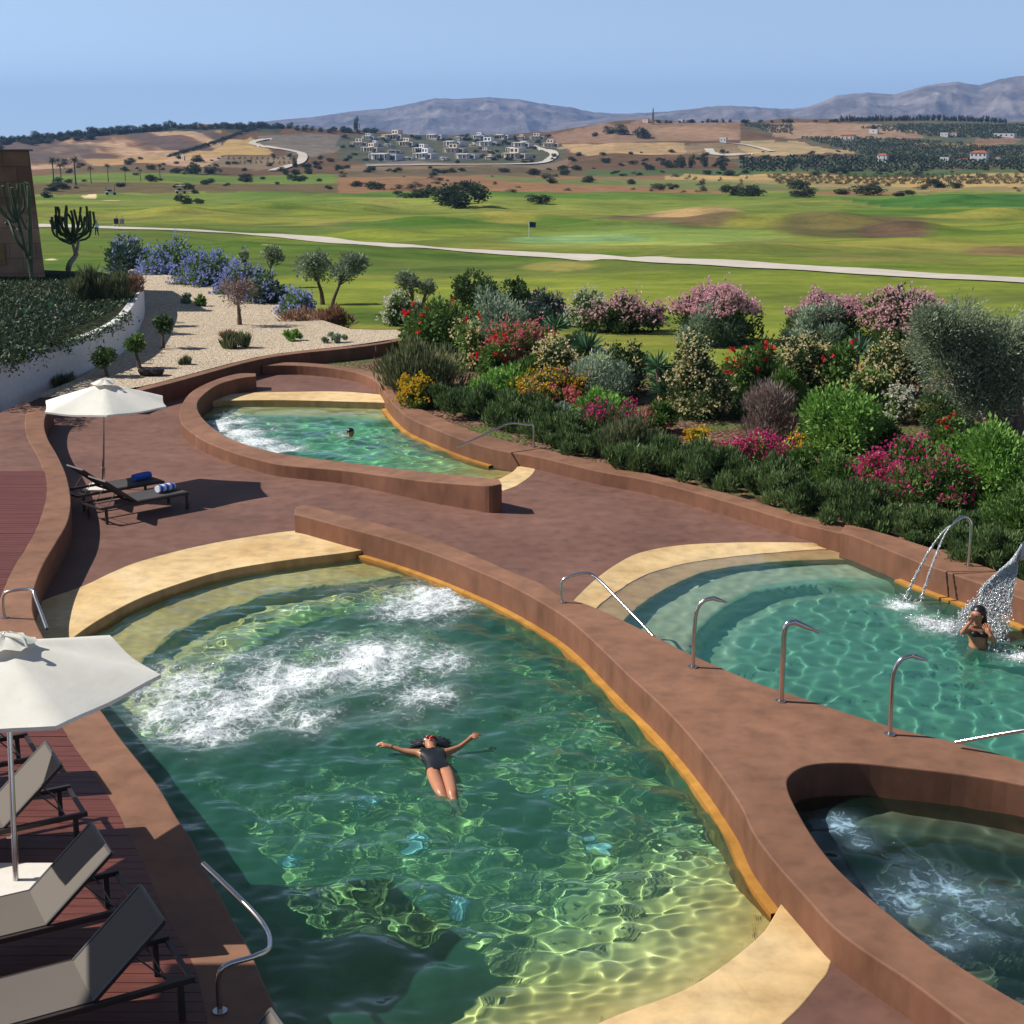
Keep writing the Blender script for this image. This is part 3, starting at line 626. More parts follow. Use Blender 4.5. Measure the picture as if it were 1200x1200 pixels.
# left hill: eroded cliffs with ravines
rv=fbm(XX*1.0+YY*.35,YY*.12,36,4,41); cl=((VX<260)&(VY<196)&(VY>150)).astype(float)
paint(cl*sm(.48,.56,rv),(.42,.28,.18),.95); paint(cl*sm(.52,.42,rv)*sm(.3,.6,1-rv),(.085,.075,.08),.65)
poly([(-200,180),(60,165),(130,172),(90,190),(-200,200)],(.11,.09,.085),.6)
poly([(95,188),(150,184),(200,183),(190,192),(120,196)],(.38,.24,.12)); poly([(60,203),(260,204),(260,198),(60,196)],(.09,.1,.05),.6)
poly([(-900,170),(0,166),(100,156),(200,150),(330,150),(330,157),(215,156),(120,160),(40,168),(-900,185)],(.05,.06,.035))
poly([(205,188),(262,169),(290,161),(318,178),(318,184),(242,187)],(.42,.28,.12)); poly([(262,187),(345,187),(350,194),(300,199),(240,194)],(.2,.15,.1))
poly([(300,160),(360,158),(400,160),(405,175),(360,186),(325,174),(300,168)],(.17,.145,.12))
poly([(395,158),(480,157),(560,159),(640,160),(662,178),(650,192),(560,193),(430,193),(395,188)],(.085,.09,.06))
poly([(400,196),(640,196),(668,186),(668,199),(400,201)],(.2,.14,.09)); poly([(430,197),(640,197),(655,193),(430,192)],(.17,.15,.15))
poly([(650,168),(800,170),(810,179),(700,183),(665,178)],(.38,.26,.14)); poly([(640,160),(700,146),(760,144),(870,144),(868,163),(780,167),(640,167)],(.25,.155,.1))
poly([(760,150),(850,147),(870,160),(770,162)],(.3,.19,.12)); poly([(800,172),(870,170),(930,180),(860,189),(800,184)],(.24,.17,.1))
poly([(866,165),(935,165),(1000,176),(1005,181),(900,181),(862,172)],(.36,.27,.15)); poly([(870,146),(930,146),(930,160),(905,157)],(.09,.09,.055))
poly([(900,147),(1000,144),(1050,147),(1085,159),(1020,161),(930,161),(905,158)],(.3,.2,.13))
poly([(1000,143),(1300,143),(1300,196),(870,197),(860,190),(1005,183),(1000,174),(930,163),(1085,160),(1060,148)],(.1,.105,.065))
poly([(1074,166),(1164,166),(1164,172),(1080,173)],(.36,.26,.13)); poly([(1150,160),(1195,160),(1190,167),(1140,167)],(.22,.14,.09))
poly([(690,205),(1400,206),(1400,200),(690,198)],(.08,.12,.045))
poly([(94,228),(112,226),(112,229),(102,230)],(.7,.55,.36),1,0); ellp(130,235,13,1.4,(.5,.35,.22)); ellp(62,304,8,1.3,(.6,.5,.35)); ellp(312,294,7,1,(.6,.5,.3))
md,nt,out=newmat('countryside_ground'); at=nt.nodes.new('ShaderNodeAttribute'); at.attribute_name='col'; g=geo(nt)
f1=noisetex(nt,g,.12,7,.62,stretch=(1,1.6,1)); f2=noisetex(nt,g,1.1,5,.7); f3=noisetex(nt,g,.02,5,.6)
c_=mix(nt,.8,at.outputs['Color'],ramp(nt,f1,[(.3,(.5,.58,.6)),(.5,(1,1,1)),(.7,(1.5,1.32,1.25))]),'MULTIPLY')
c_=mix(nt,.8,c_,ramp(nt,f2,[(.3,(.72,.75,.7)),(.7,(1.25,1.22,1.2))]),'MULTIPLY'); c_=mix(nt,.6,c_,ramp(nt,f3,[(.35,(.75,.8,.8)),(.65,(1.25,1.2,1.15))]),'MULTIPLY')
finish(nt,out,c_,.95,.05,bump=f2,bs=.5,bd=.08); M['land']=md
idx=np.arange(ny*nx).reshape(ny,nx); Fc=np.stack([idx[:-1,:-1],idx[:-1,1:],idx[1:,1:],idx[1:,:-1]],-1).reshape(-1,4)
Ca=np.concatenate([C,np.ones((ny,nx,1))],2).reshape(-1,4)
t=mobj('terrain',npmesh('terrain',np.stack([XX,YY,ZZ],-1).reshape(-1,3),Fc,md,smoothf=True,attrs={'col':('POINT',Ca)})); tag(t,kind='structure')
def ribbon(name,pts,w,mat,lift=.05,n=10,wm=None):
    p=np.array([ground(*q) for q in smooth([(a,b) for a,b in pts],n)]); V=[];Fc=[]
    # densify in ground space
    q=[p[0]]
    for a,b in zip(p[:-1],p[1:]):
        k=max(1,int(np.linalg.norm(b-a)/6))
        for j in range(1,k+1): q.append(a+(b-a)*j/k)
    p=np.array(q)
    for _ in range(3): p[1:-1]=(p[:-2]+p[1:-1]*2+p[2:])/4
    W=4
    for i in range(len(p)):
        d=p[min(i+1,len(p)-1)]-p[max(i-1,0)]; d=d[:2]/(np.linalg.norm(d[:2])+1e-9); nrm=np.array((-d[1],d[0]))
        for k in range(W+1):
            xy=p[i][:2]+nrm*w*(k/W-.5); V.append((xy[0],xy[1],float(gz(xy[0],xy[1]))+lift))
    for i in range(len(p)-1):
        for k in range(W): a=i*(W+1)+k; Fc.append((a,a+W+1,a+W+2,a+1))
    me=npmesh(name,V,Fc,mat)
    if sum(f.normal.z for f in me.polygons)<0: me.flip_normals()
    o=mobj(name,me); return tag(o,kind='structure')
ribbon('cart_path',[(-120,258),(52,265),(117,267),(233,271),(333,277),(400,284),(533,293),(633,299.5),(800,307.5),(933,315),(1067,323),(1200,330),(1330,339)],3.6,M['asphalt'],.07)
ribbon('dirt_road',[(320,201),(333,197),(350,192),(355,185),(352,180),(333,176),(308,172),(296,169),(300,166),(317,163)],5.5,M['asphalt'],.6)
ribbon('village_road',[(611,166),(634,175),(649,180),(645,187),(630,192),(576,193.5),(492,194),(430,195)],6,M['asphalt'],.6)
ribbon('farm_road',[(850,168),(872,170),(890,174),(905,178)],5,M['asphalt'],.6)
ribbon('farm_road',[(830,175),(836,181),(850,183),(878,181)],6,M['asphalt'],.6)
# ------------------------------------------------------------------ distant mountains
def mountain(name,prof_px,D,dep,base,rz,seed):
    p=np.array(prof_px,float); n=420; px=np.linspace(p[0,0],p[-1,0],n); top=np.interp(px,p[:,0],p[:,1])
    top+= (fbm(px,px*0+3,7,3,seed)-.5)*1.6
    V=[];m=70; XXm=np.zeros((m,n));YYm=XXm.copy();ZZm=XXm.copy()
    zt=H+(160-top)/F*D*1.0; X0=(px-600)/F*D
    for j in range(m):
        t=j/(m-1)*1.5; Yj=D-dep*(1-t) if t<=1 else D+dep*(t-1)
        f=min(t,1)**.85 if t<=1 else (1.5-t)*2
        XXm[j]=X0*(Yj/D); YYm[j]=Yj; ZZm[j]=base+(zt-base)*f
    R=fbm(XXm,YYm*.5,D*.035,5,seed); rd=1-np.abs(2*R-1)*1.6
    tt=(np.arange(m)/(m-1)*1.5)[:,None]; env=np.clip(np.sin(np.clip(tt,0,1)*math.pi),0,1)
    ZZm+=rd*env*(zt[None]-base)*.26-env*(zt[None]-base)*.1
    idx=np.arange(m*n).reshape(m,n); Fm=np.stack([idx[:-1,:-1],idx[:-1,1:],idx[1:,1:],idx[1:,:-1]],-1).reshape(-1,4)
    o=mobj(name,npmesh(name,np.stack([XXm,YYm,ZZm],-1).reshape(-1,3),Fm,M['rock'],smoothf=True)); return tag(o,kind='structure')
mr,nt,out=newmat('mountain_rock'); g=geo(nt); n1=noisetex(nt,g,.004,8,.65,stretch=(1,1,2.2)); n2=noisetex(nt,g,.0012,4)
c_=mix(nt,ramp(nt,n2,[(.4,0.),(.6,1.)]),ramp(nt,n1,[(.35,(.1,.09,.085)),(.5,(.18,.15,.135)),(.66,(.3,.26,.24))]),ramp(nt,n1,[(.35,(.09,.08,.07)),(.6,(.24,.2,.18))]))
finish(nt,out,c_,.95,.05,bump=n1,bs=1,bd=40); M['rock']=mr
mountain('mountain_range',[(300,146),(345,141),(380,138),(400,135),(420,132),(457,129),(477,126),(513,118),(540,119),(573,117),(607,119),(640,125),(667,128),(690,133),(720,135),(767,133),(800,132),(840,140),(900,146)],8200,1900,-60,0,3)
mountain('mountain_range',[(640,146),(700,140),(760,134),(800,130),(833,126),(867,127),(907,130),(933,128),(947,123),(967,115),(1000,112),(1020,113),(1030,114.5),(1067,104),(1100,100),(1127,104),(1150,97),(1180,93),(1200,96),(1260,100),(1400,118),(1600,140)],7000,1800,-60,0,9)
ridge_extra=mountain('far_hills',[(620,158),(680,152),(720,149),(760,150),(860,153),(960,158)],3200,500,-30,0,13)
# ------------------------------------------------------------------ near ground sheets: flower bed, gravel, bank
def cdtsheet(name,outline,zf,mat,step=.6,skirt=.5):
    from mathutils.geometry import delaunay_2d_cdt
    o=np.array(outline,float)[:,:2]; x0,y0=o.min(0); x1,y1=o.max(0)
    X,Y=np.meshgrid(np.arange(x0,x1,step),np.arange(y0,y1,step)); m=inside(X,Y,o)&(segdist(X,Y,np.vstack([o,o[:1]]))>step*.5)
    pts=[Vector(q) for q in o]+[Vector((a,b)) for a,b in zip(X[m],Y[m])]; n=len(o)
    r=delaunay_2d_cdt(pts,[(i,(i+1)%n) for i in range(n)],[],1,1e-5)
    V=[(v.x,v.y,float(zf(v.x,v.y))) for v in r[0]]; Fc=[tuple(f) for f in r[2]]
    c=len(V); bl=[]
    me=npmesh(name,V,Fc,mat,smoothf=True)
    if sum(f.normal.z for f in me.polygons)<0: me.flip_normals()
    return tag(mobj(name,me),kind='structure')
gb_back=[(470,399),(520,408),(600,418),(700,430),(770,436),(860,440),(960,440),(1060,440),(1200,440),(1500,440)]
GB=np.array([P(a,b,.0) for a,b in gb_back])
bed=np.concatenate([offset(Ko,.0)[23:-4],offset(W5o,0)[4:],[(34,16,0),(44,30,0)],GB[::-1]])
def zbed(x,y):
    d=float(segdist(np.array([x]),np.array([y]),GB)[0]); yb_=np.interp(x,GB[:,0],GB[:,1])
    s=1-math.exp(-max(0,(yb_-y))/1.5); return -.04+(.30)*min(1,s*1.1)+.05*(vnoise(np.array([x]),np.array([y]),1.3)[0]-.5)*s
cdtsheet('flower_bed_soil',bed,zbed,M['mulch'],.5)
lawnm=simple('near_lawn_grass',(.12,.17,.028),.9,.05,var=.25,scale=2,bump=.5)
# small strip of lawn between bed edge and terrain start is covered by terrain itself
GRZ=.42
grav=[(140,456),(167,452.5),(200,444.5),(233,435.5),(300,418.5),(350,411),(400,406),(440,401.5),(478,394),(470,385),(410,384),(340,360),(270,342),(210,325),(165,318),(150,318),(158,345),(152,380),(128,418),(95,442),(55,458),(50,466)]
GV=PP(grav,GRZ,2,True); cdtsheet('gravel_bed',GV,lambda x,y:GRZ+.1*(vnoise(np.array([x]),np.array([y]),4)[0]-.5)*min(1,max(0,(y-47)/6)),M['gravel'],.8)
# white wall: base line on the ground, vertical
wb=[(-260,560,0),(-120,520,0),(0,487,0),(33,470,.05),(60,457,.1),(100,440,.3),(140,417,.4),(158,397,.4),(166,380,.4),(170,365,.4),(168,352,.5),(160,345,.6)]
WB=PP(wb,0,5); ztop=np.interp(np.linspace(0,1,len(WB)),[0,.3,.75,1],[1.3,1.4,1.62,1.66]); 
fr=WB.copy(); fr[:,2]=ztop; bk=offset(fr,.28)
if bk[:,1].mean()<fr[:,1].mean(): bk=offset(fr,-.28)
bk[:,2]=ztop
w=solid('render_wall',np.concatenate([fr,bk[::-1]]),[],-.3,M['wall_white'],.03); tag(w,'tall curved white rendered wall under the planted bank at left','retaining wall')
mo=np.concatenate([.5*(fr+bk)[:,:],[PD(158,322,62),PD(120,318,66),PD(53,318,66),PD(-40,320,66),PD(-500,330,66)]])
def zm(x,y):
    d=float(segdist(np.array([x]),np.array([y]),fr)[0]); return float(np.interp(d,[0,.4,3,30],[1.45,1.5,1.62,1.75]))+.12*(vnoise(np.array([x]),np.array([y]),2)[0]-.5)
mbank=simple('dark_ground_cover',(.035,.045,.02),.9,.1,var=.6,scale=1.4,bump=.8)
cdtsheet('planted_bank',mo,zm,mbank,.8)
# ------------------------------------------------------------------ stone building
D0=62.; bx=PD(53,317,D0); zb=zm(bx[0],bx[1])-.3; tp=PD(44,177,D0)
mb=MB(); m,nt,out=newmat('dark_stone_cladding'); g=geo(nt); br=nt.nodes.new('ShaderNodeTexBrick'); br.inputs['Scale'].default_value=1; br.inputs['Brick Width'].default_value=1.1; br.inputs['Row Height'].default_value=.62; br.inputs['Mortar Size'].default_value=.012
mp=nt.nodes.new('ShaderNodeMapping'); mp.inputs['Rotation'].default_value=(math.radians(90),0,0); nt.links.new(g,mp.inputs[0]); nt.links.new(mp.outputs[0],br.inputs[0])
br.inputs['Color1'].default_value=(.27,.17,.11,1); br.inputs['Color2'].default_value=(.2,.125,.085,1); br.inputs['Mortar'].default_value=(.1,.07,.05,1)
nn=noisetex(nt,g,1.2,6); sep=nt.nodes.new('ShaderNodeSeparateXYZ'); nt.links.new(g,sep.inputs[0])
hi=ramp(nt,math_(nt,'DIVIDE',sep.outputs[2],10.),[(.45,(1.25,1.25,1.3)),(.47,(.72,.68,.66))])
c_=mix(nt,.8,br.outputs['Color'],ramp(nt,nn,[(.3,(.7,.7,.72)),(.7,(1.25,1.2,1.15))]),'MULTIPLY'); c_=mix(nt,1,c_,hi,'MULTIPLY'); finish(nt,out,c_,.85,.15,bump=nn,bs=.3); M['clad']=m
root=thing('stone_tower',(bx[0],bx[1],zb),'brown stone-clad flat-roofed building behind the tall cactus','building')
hh=tp[2]-zb; dx=tp[0]-bx[0]
V=[(-16,0,0),(0,0,0),(-3.4,9,0),(-16,9,0),(-16,.1,hh),(dx,.1,hh),(dx-3.4,8.6,hh),(-16,8.6,hh)]
MB().add(V,[(0,1,5,4),(1,2,6,5),(2,3,7,6),(3,0,4,7),(4,5,6,7)]).build('wall',M['clad'],root)
wq=PD(0,297,D0); MB().box(wq[0]-1.6-bx[0],wq[0]+.28-bx[0],-.06,.2,wq[2]-.45-zb,wq[2]+.4-zb).build('window',simple('yellowish_blind',(.2,.13,.05),.6),root)  # window blind in a flat yellowish colour
MB().box(-16,dx+.03,-.02,.5,hh,hh+.08).build('roof_edge',M['dark_metal'],root)
# ------------------------------------------------------------------ foliage machinery
def leafquads(C,d,L,W,r):
    n=len(C); d=d/np.linalg.norm(d,axis=1,keepdims=True); s=np.cross(d,r.normal(size=(n,3))); s/=np.linalg.norm(s,axis=1,keepdims=True)+1e-9
    L=np.broadcast_to(L,(n,))[:,None]; W=np.broadcast_to(W,(n,))[:,None]
    a=C-d*L*.5; b=C+s*W*.5; c=C+d*L*.5; e=C-s*W*.5
    return np.stack([a,b,c,e],1).reshape(-1,3)
def unit(n,r): v=r.normal(size=(n,3)); return v/np.linalg.norm(v,axis=1,keepdims=True)
def crown(n,rx,ry,h,r,k=14,z0=0.,core=.25,up=.4,shape='dome',out=.05):
    """points+outward directions of leaves on many overlapping clumps filling a crown"""
    cs=[];
    while len(cs)<k:
        v=r.uniform(-1,1,3)
        if shape=='dome':
            q_=v[2]*.5+.5
            if v[0]**2+v[1]**2+q_**2.6<1: cs.append((v[0]*.78*rx,v[1]*.78*ry,z0+h*(.1+.72*q_)))
        elif v[0]**2+v[1]**2+v[2]**2<1: cs.append((v[0]*.68*rx,v[1]*.68*ry,z0+h*(.5+.34*v[2])))
    cs=np.array(cs); br=r.uniform(.26,.5,k)*min(rx,h*.62)*1.2
    wts=br**2/np.sum(br**2); bi=r.choice(k,n,p=wts); u=unit(n,r); u[:,2]=np.where(r.random(n)<.3,np.abs(u[:,2]),u[:,2])
    rad=br[bi]*(core+(1-core)*r.random(n)**.4)*(1+.08*np.abs(r.normal(size=n)))
    p=cs[bi]+u*rad[:,None]*np.array((1,1,.9)); p[:,2]=np.maximum(p[:,2],z0*.6+.02*h)
    v=np.clip(.45+.25*r.normal(size=k)[bi]+.22*r.normal(size=n),0,1)
    th=np.arctan2(p[:,1],p[:,0]); ph=r.uniform(0,6.28,4); w_=1+.13*np.sin(2*th+ph[0])+.09*np.sin(5*th+ph[1]+3*p[:,2]/h); p[:,:2]*=w_[:,None]; p[:,2]*=1+.06*np.sin(3*th+ph[2])+.04*np.sin(7*th+ph[3])
    o6=r.random(n)<out; p[o6]=cs[bi][o6]+(p[o6]-cs[bi][o6])*1.35
    d=u+np.array((0,0,up))+.5*unit(n,r); return p,d,v,cs,br
def leafmesh(name,p,d,L,W,v,mat,r):
    V=leafquads(p,d,L,W,r); Fq=np.arange(len(V)).reshape(-1,4)
    return npmesh(name,V,Fq,mat,attrs={'v':('FACE',v)})
SP_={ # leafmat, len px, wid px, up, count factor, flower mat, flower density, size px, zone(0 all..1 top)
 'oleander':('dark',5.5,2.0,.7,1.0,'f_pink',.14,2.8,.3),
 'oleander_top':('dark',5,2.0,.7,1.0,'f_pink',.22,2.6,.55),
 'oleander_pale':('mid',5,2.0,.6,1.,'f_white',.12,2.6,.2),
 'oleander_faint':('bluegreen',5,2,.6,1.,'f_pink',.02,2.4,.3),
 'white_flower':('mid',5,2.2,.4,1.,'f_white',.13,3,.2),
 'rose_pink':('mid',4.5,2.4,.3,.9,'f_rose',.11,3.4,.2),
 'rose_cream':('dark',4.5,2.4,.3,1.,'f_cream',.10,2.8,.1),
 'rose_cream_dark':('dark',4.5,2.4,.3,1.,'f_cream',.03,2.6,.2),
 'rose_yellow':('mid',4.5,2.4,.3,.9,'f_cream',.05,3.2,.1),
 'hibiscus':('mid',6,3.2,.3,.8,'f_red',.006,6,.1),
 'grey':('grey',5,1.8,.7,1.25,None,0,0,0),
 'dark':('dark',4,2,.3,1.1,None,0,0,0),
 'olive':('olive',5,1.7,.6,1.25,None,0,0,0),
 'bright':('bright',6.5,3,.5,.85,None,0,0,0),
 'bright_low':('mid',6,2.4,.6,1.,None,0,0,0),
 'magenta':('bright',5,2.4,.4,.6,'f_magenta',.16,3.2,.15),
 'rose_magenta':('mid',5,2.4,.3,.9,'f_magenta',.025,4,.1),
 'yellow':('mid',4.5,2,.6,.8,'f_yellow',.12,3,.3),
 'yellow_red':('mid',4.5,2,.6,.8,'f_yellow',.08,3,.3),
 'pink_spire':('rosemary',7,1.6,1.2,1.,'f_magenta',.02,3.2,.5),
 'grassy':('grassy',12,1.5,2.2,.7,None,0,0,0),
 'rosemary':('rosemary',8,1.7,1.3,1.25,None,0,0,0),
 'heather':('heather',8,1.2,1.6,.8,None,0,0,0),
 'plumbago':('mid',4.5,2,.3,1.,'f_blue',.16,2.8,.1),
 'plumbago_dark':('bluegreen',4.5,2,.3,1.1,'f_blue',.025,2.6,.1),
 'plumbago_pale':('dark',4.5,2,.3,1.,'f_blue',.07,2.8,.1),
 'tan':('tan',8,1.3,1.,.9,None,0,0,0),
}
def plant(label,cat,sp,px,py,wp,hp,z=None,group=None,seed=None,k=None,name='shrub',trunk=False,lift=0,pos=None):
    r=np.random.default_rng(seed if seed is not None else int(px*7+py*13)&65535)
    lm,lp,wpx,up,nf,fm,fd,fs,fz=SP_[sp]
    pos=pos or (P(px,py,z) if z is not None else ground(px,py)); D=depth(pos); s=D/F
    ol=sp.startswith('oleander'); wp*=1.1; hp*=.8 if ol else 1.0; fs*=1.15; rx=wp*.5*s; h=hp*s/CP*.98; ry=rx*.9
    sc_=max(1.,1.0); n=int(wp*hp*nf*1.15); n=max(200,min(n,16000))
    root=thing(name,pos,label,cat,group=group)
    kk=k or int(np.clip(wp*hp/180,9,30))
    p,d,v,cs,br=crown(n,rx,ry,h*(1-lift),r,kk,z0=h*lift,up=up,shape='ball' if lift else 'dome')
    Ls=lp*s*r.uniform(.7,1.35,n); Ws=wpx*s*r.uniform(.7,1.3,n)
    mobj('foliage',leafmesh('foliage',p,d,Ls,Ws,v,LM[lm],r),root)
    mb=MB()
    if trunk:
        mb.tube([(0,0,-.1),(rx*.12,0,h*lift*.5),(-rx*.08,0,h*lift),(0,0,h*(lift+.3))],[.055*h,.04*h,.035*h,.02*h],8,sm=4)
    for c in cs[:7]: mb.tube([(0,0,h*lift*.8),(c[0]*.4,c[1]*.4,h*lift+(c[2]-h*lift)*.55),tuple(c)],[.028*h,.018*h,.008*h],6,sm=3)
    mb.build('trunk' if trunk else 'stem',M['bark'],root,sm=True)
    if fm:
        m=max(8,int(wp*hp*fd*2.1)); 
        t=p[:,2]/h; q=np.hypot(p[:,0]/rx,p[:,1]/ry)*.8+t*.7; camw=(-p[:,1]/ry)*.25
        sel=np.where((t>fz)&(q+camw>.62))[0]; sel=sel if len(sel)>10 else np.arange(n)
        seeds=r.choice(sel,max(5,m//3)); c=p[seeds]; o_=c-np.array((0,0,h*.35)); o_/=np.linalg.norm(o_,axis=1,keepdims=True)+1e-9
        c=c+o_*s*4.5
        FC=np.repeat(c,3,0)+r.normal(size=(len(c)*3,3))*s*fs*.75
        FC=np.repeat(FC,4,0); dd=unit(len(FC),r)+np.array((-.3,-.5,.6)); FC=FC+dd*s*fs*.22
        mobj('blossom',leafmesh('blossom',FC,dd,fs*s*r.uniform(.6,1.,len(FC)),fs*s*.75*r.uniform(.7,1.,len(FC)),r.random(len(FC)),LM[fm],r),root)
        if sp=='yellow_red':
            c2=p[r.choice(sel,m//2)]; FC=np.repeat(c2,4,0)+r.normal(size=(len(c2)*4,3))*s*1.5
            mobj('red_blossom',leafmesh('red_blossom',FC,unit(len(FC),r),fs*s*.8,fs*s*.7,r.random(len(FC)),LM['f_rose'],r),root)
    return root
def yucca(label,px,py,wp,hp,z=None,heads=1,name='yucca',cat='yucca plant',seed=1):
    r=np.random.default_rng(seed+int(px)); wp*=1.3; hp*=1.12; pos=P(px,py,z) if z is not None else ground(px,py); s=depth(pos)/F; root=thing(name,pos,label,cat)
    h=hp*s; R=wp*.5*s; V=[];mb=MB(); Vv=[]
    tops=[(0,0,h*.42)] if heads==1 else [(r.uniform(-.35,.35)*R,r.uniform(-.3,.3)*R,h*q) for q in np.linspace(.3,.62,heads)]
    P_,D_,L_=[],[],[]
    for t in tops:
        mb.tube([(0,0,-.05),(t[0]*.5,t[1]*.5,t[2]*.5),t],[.05*h,.04*h,.035*h],8,sm=2)
        u=unit(110,r); u[:,2]=np.abs(u[:,2])*1.1-.25; u/=np.linalg.norm(u,axis=1,keepdims=True); L=R*r.uniform(.75,1.05,110)*(1 if heads==1 else .75)
        P_.append(np.array(t)+u*L[:,None]*.5); D_.append(u); L_.append(L)
    p=np.concatenate(P_);d=np.concatenate(D_);l=np.concatenate(L_)
    mobj('blade_rosette',leafmesh('blade_rosette',p,d,l,l*.11,r.random(len(l)),LM['yucca'],r),root); mb.build('stem',M['bark'],root,sm=True)
BZ=.27
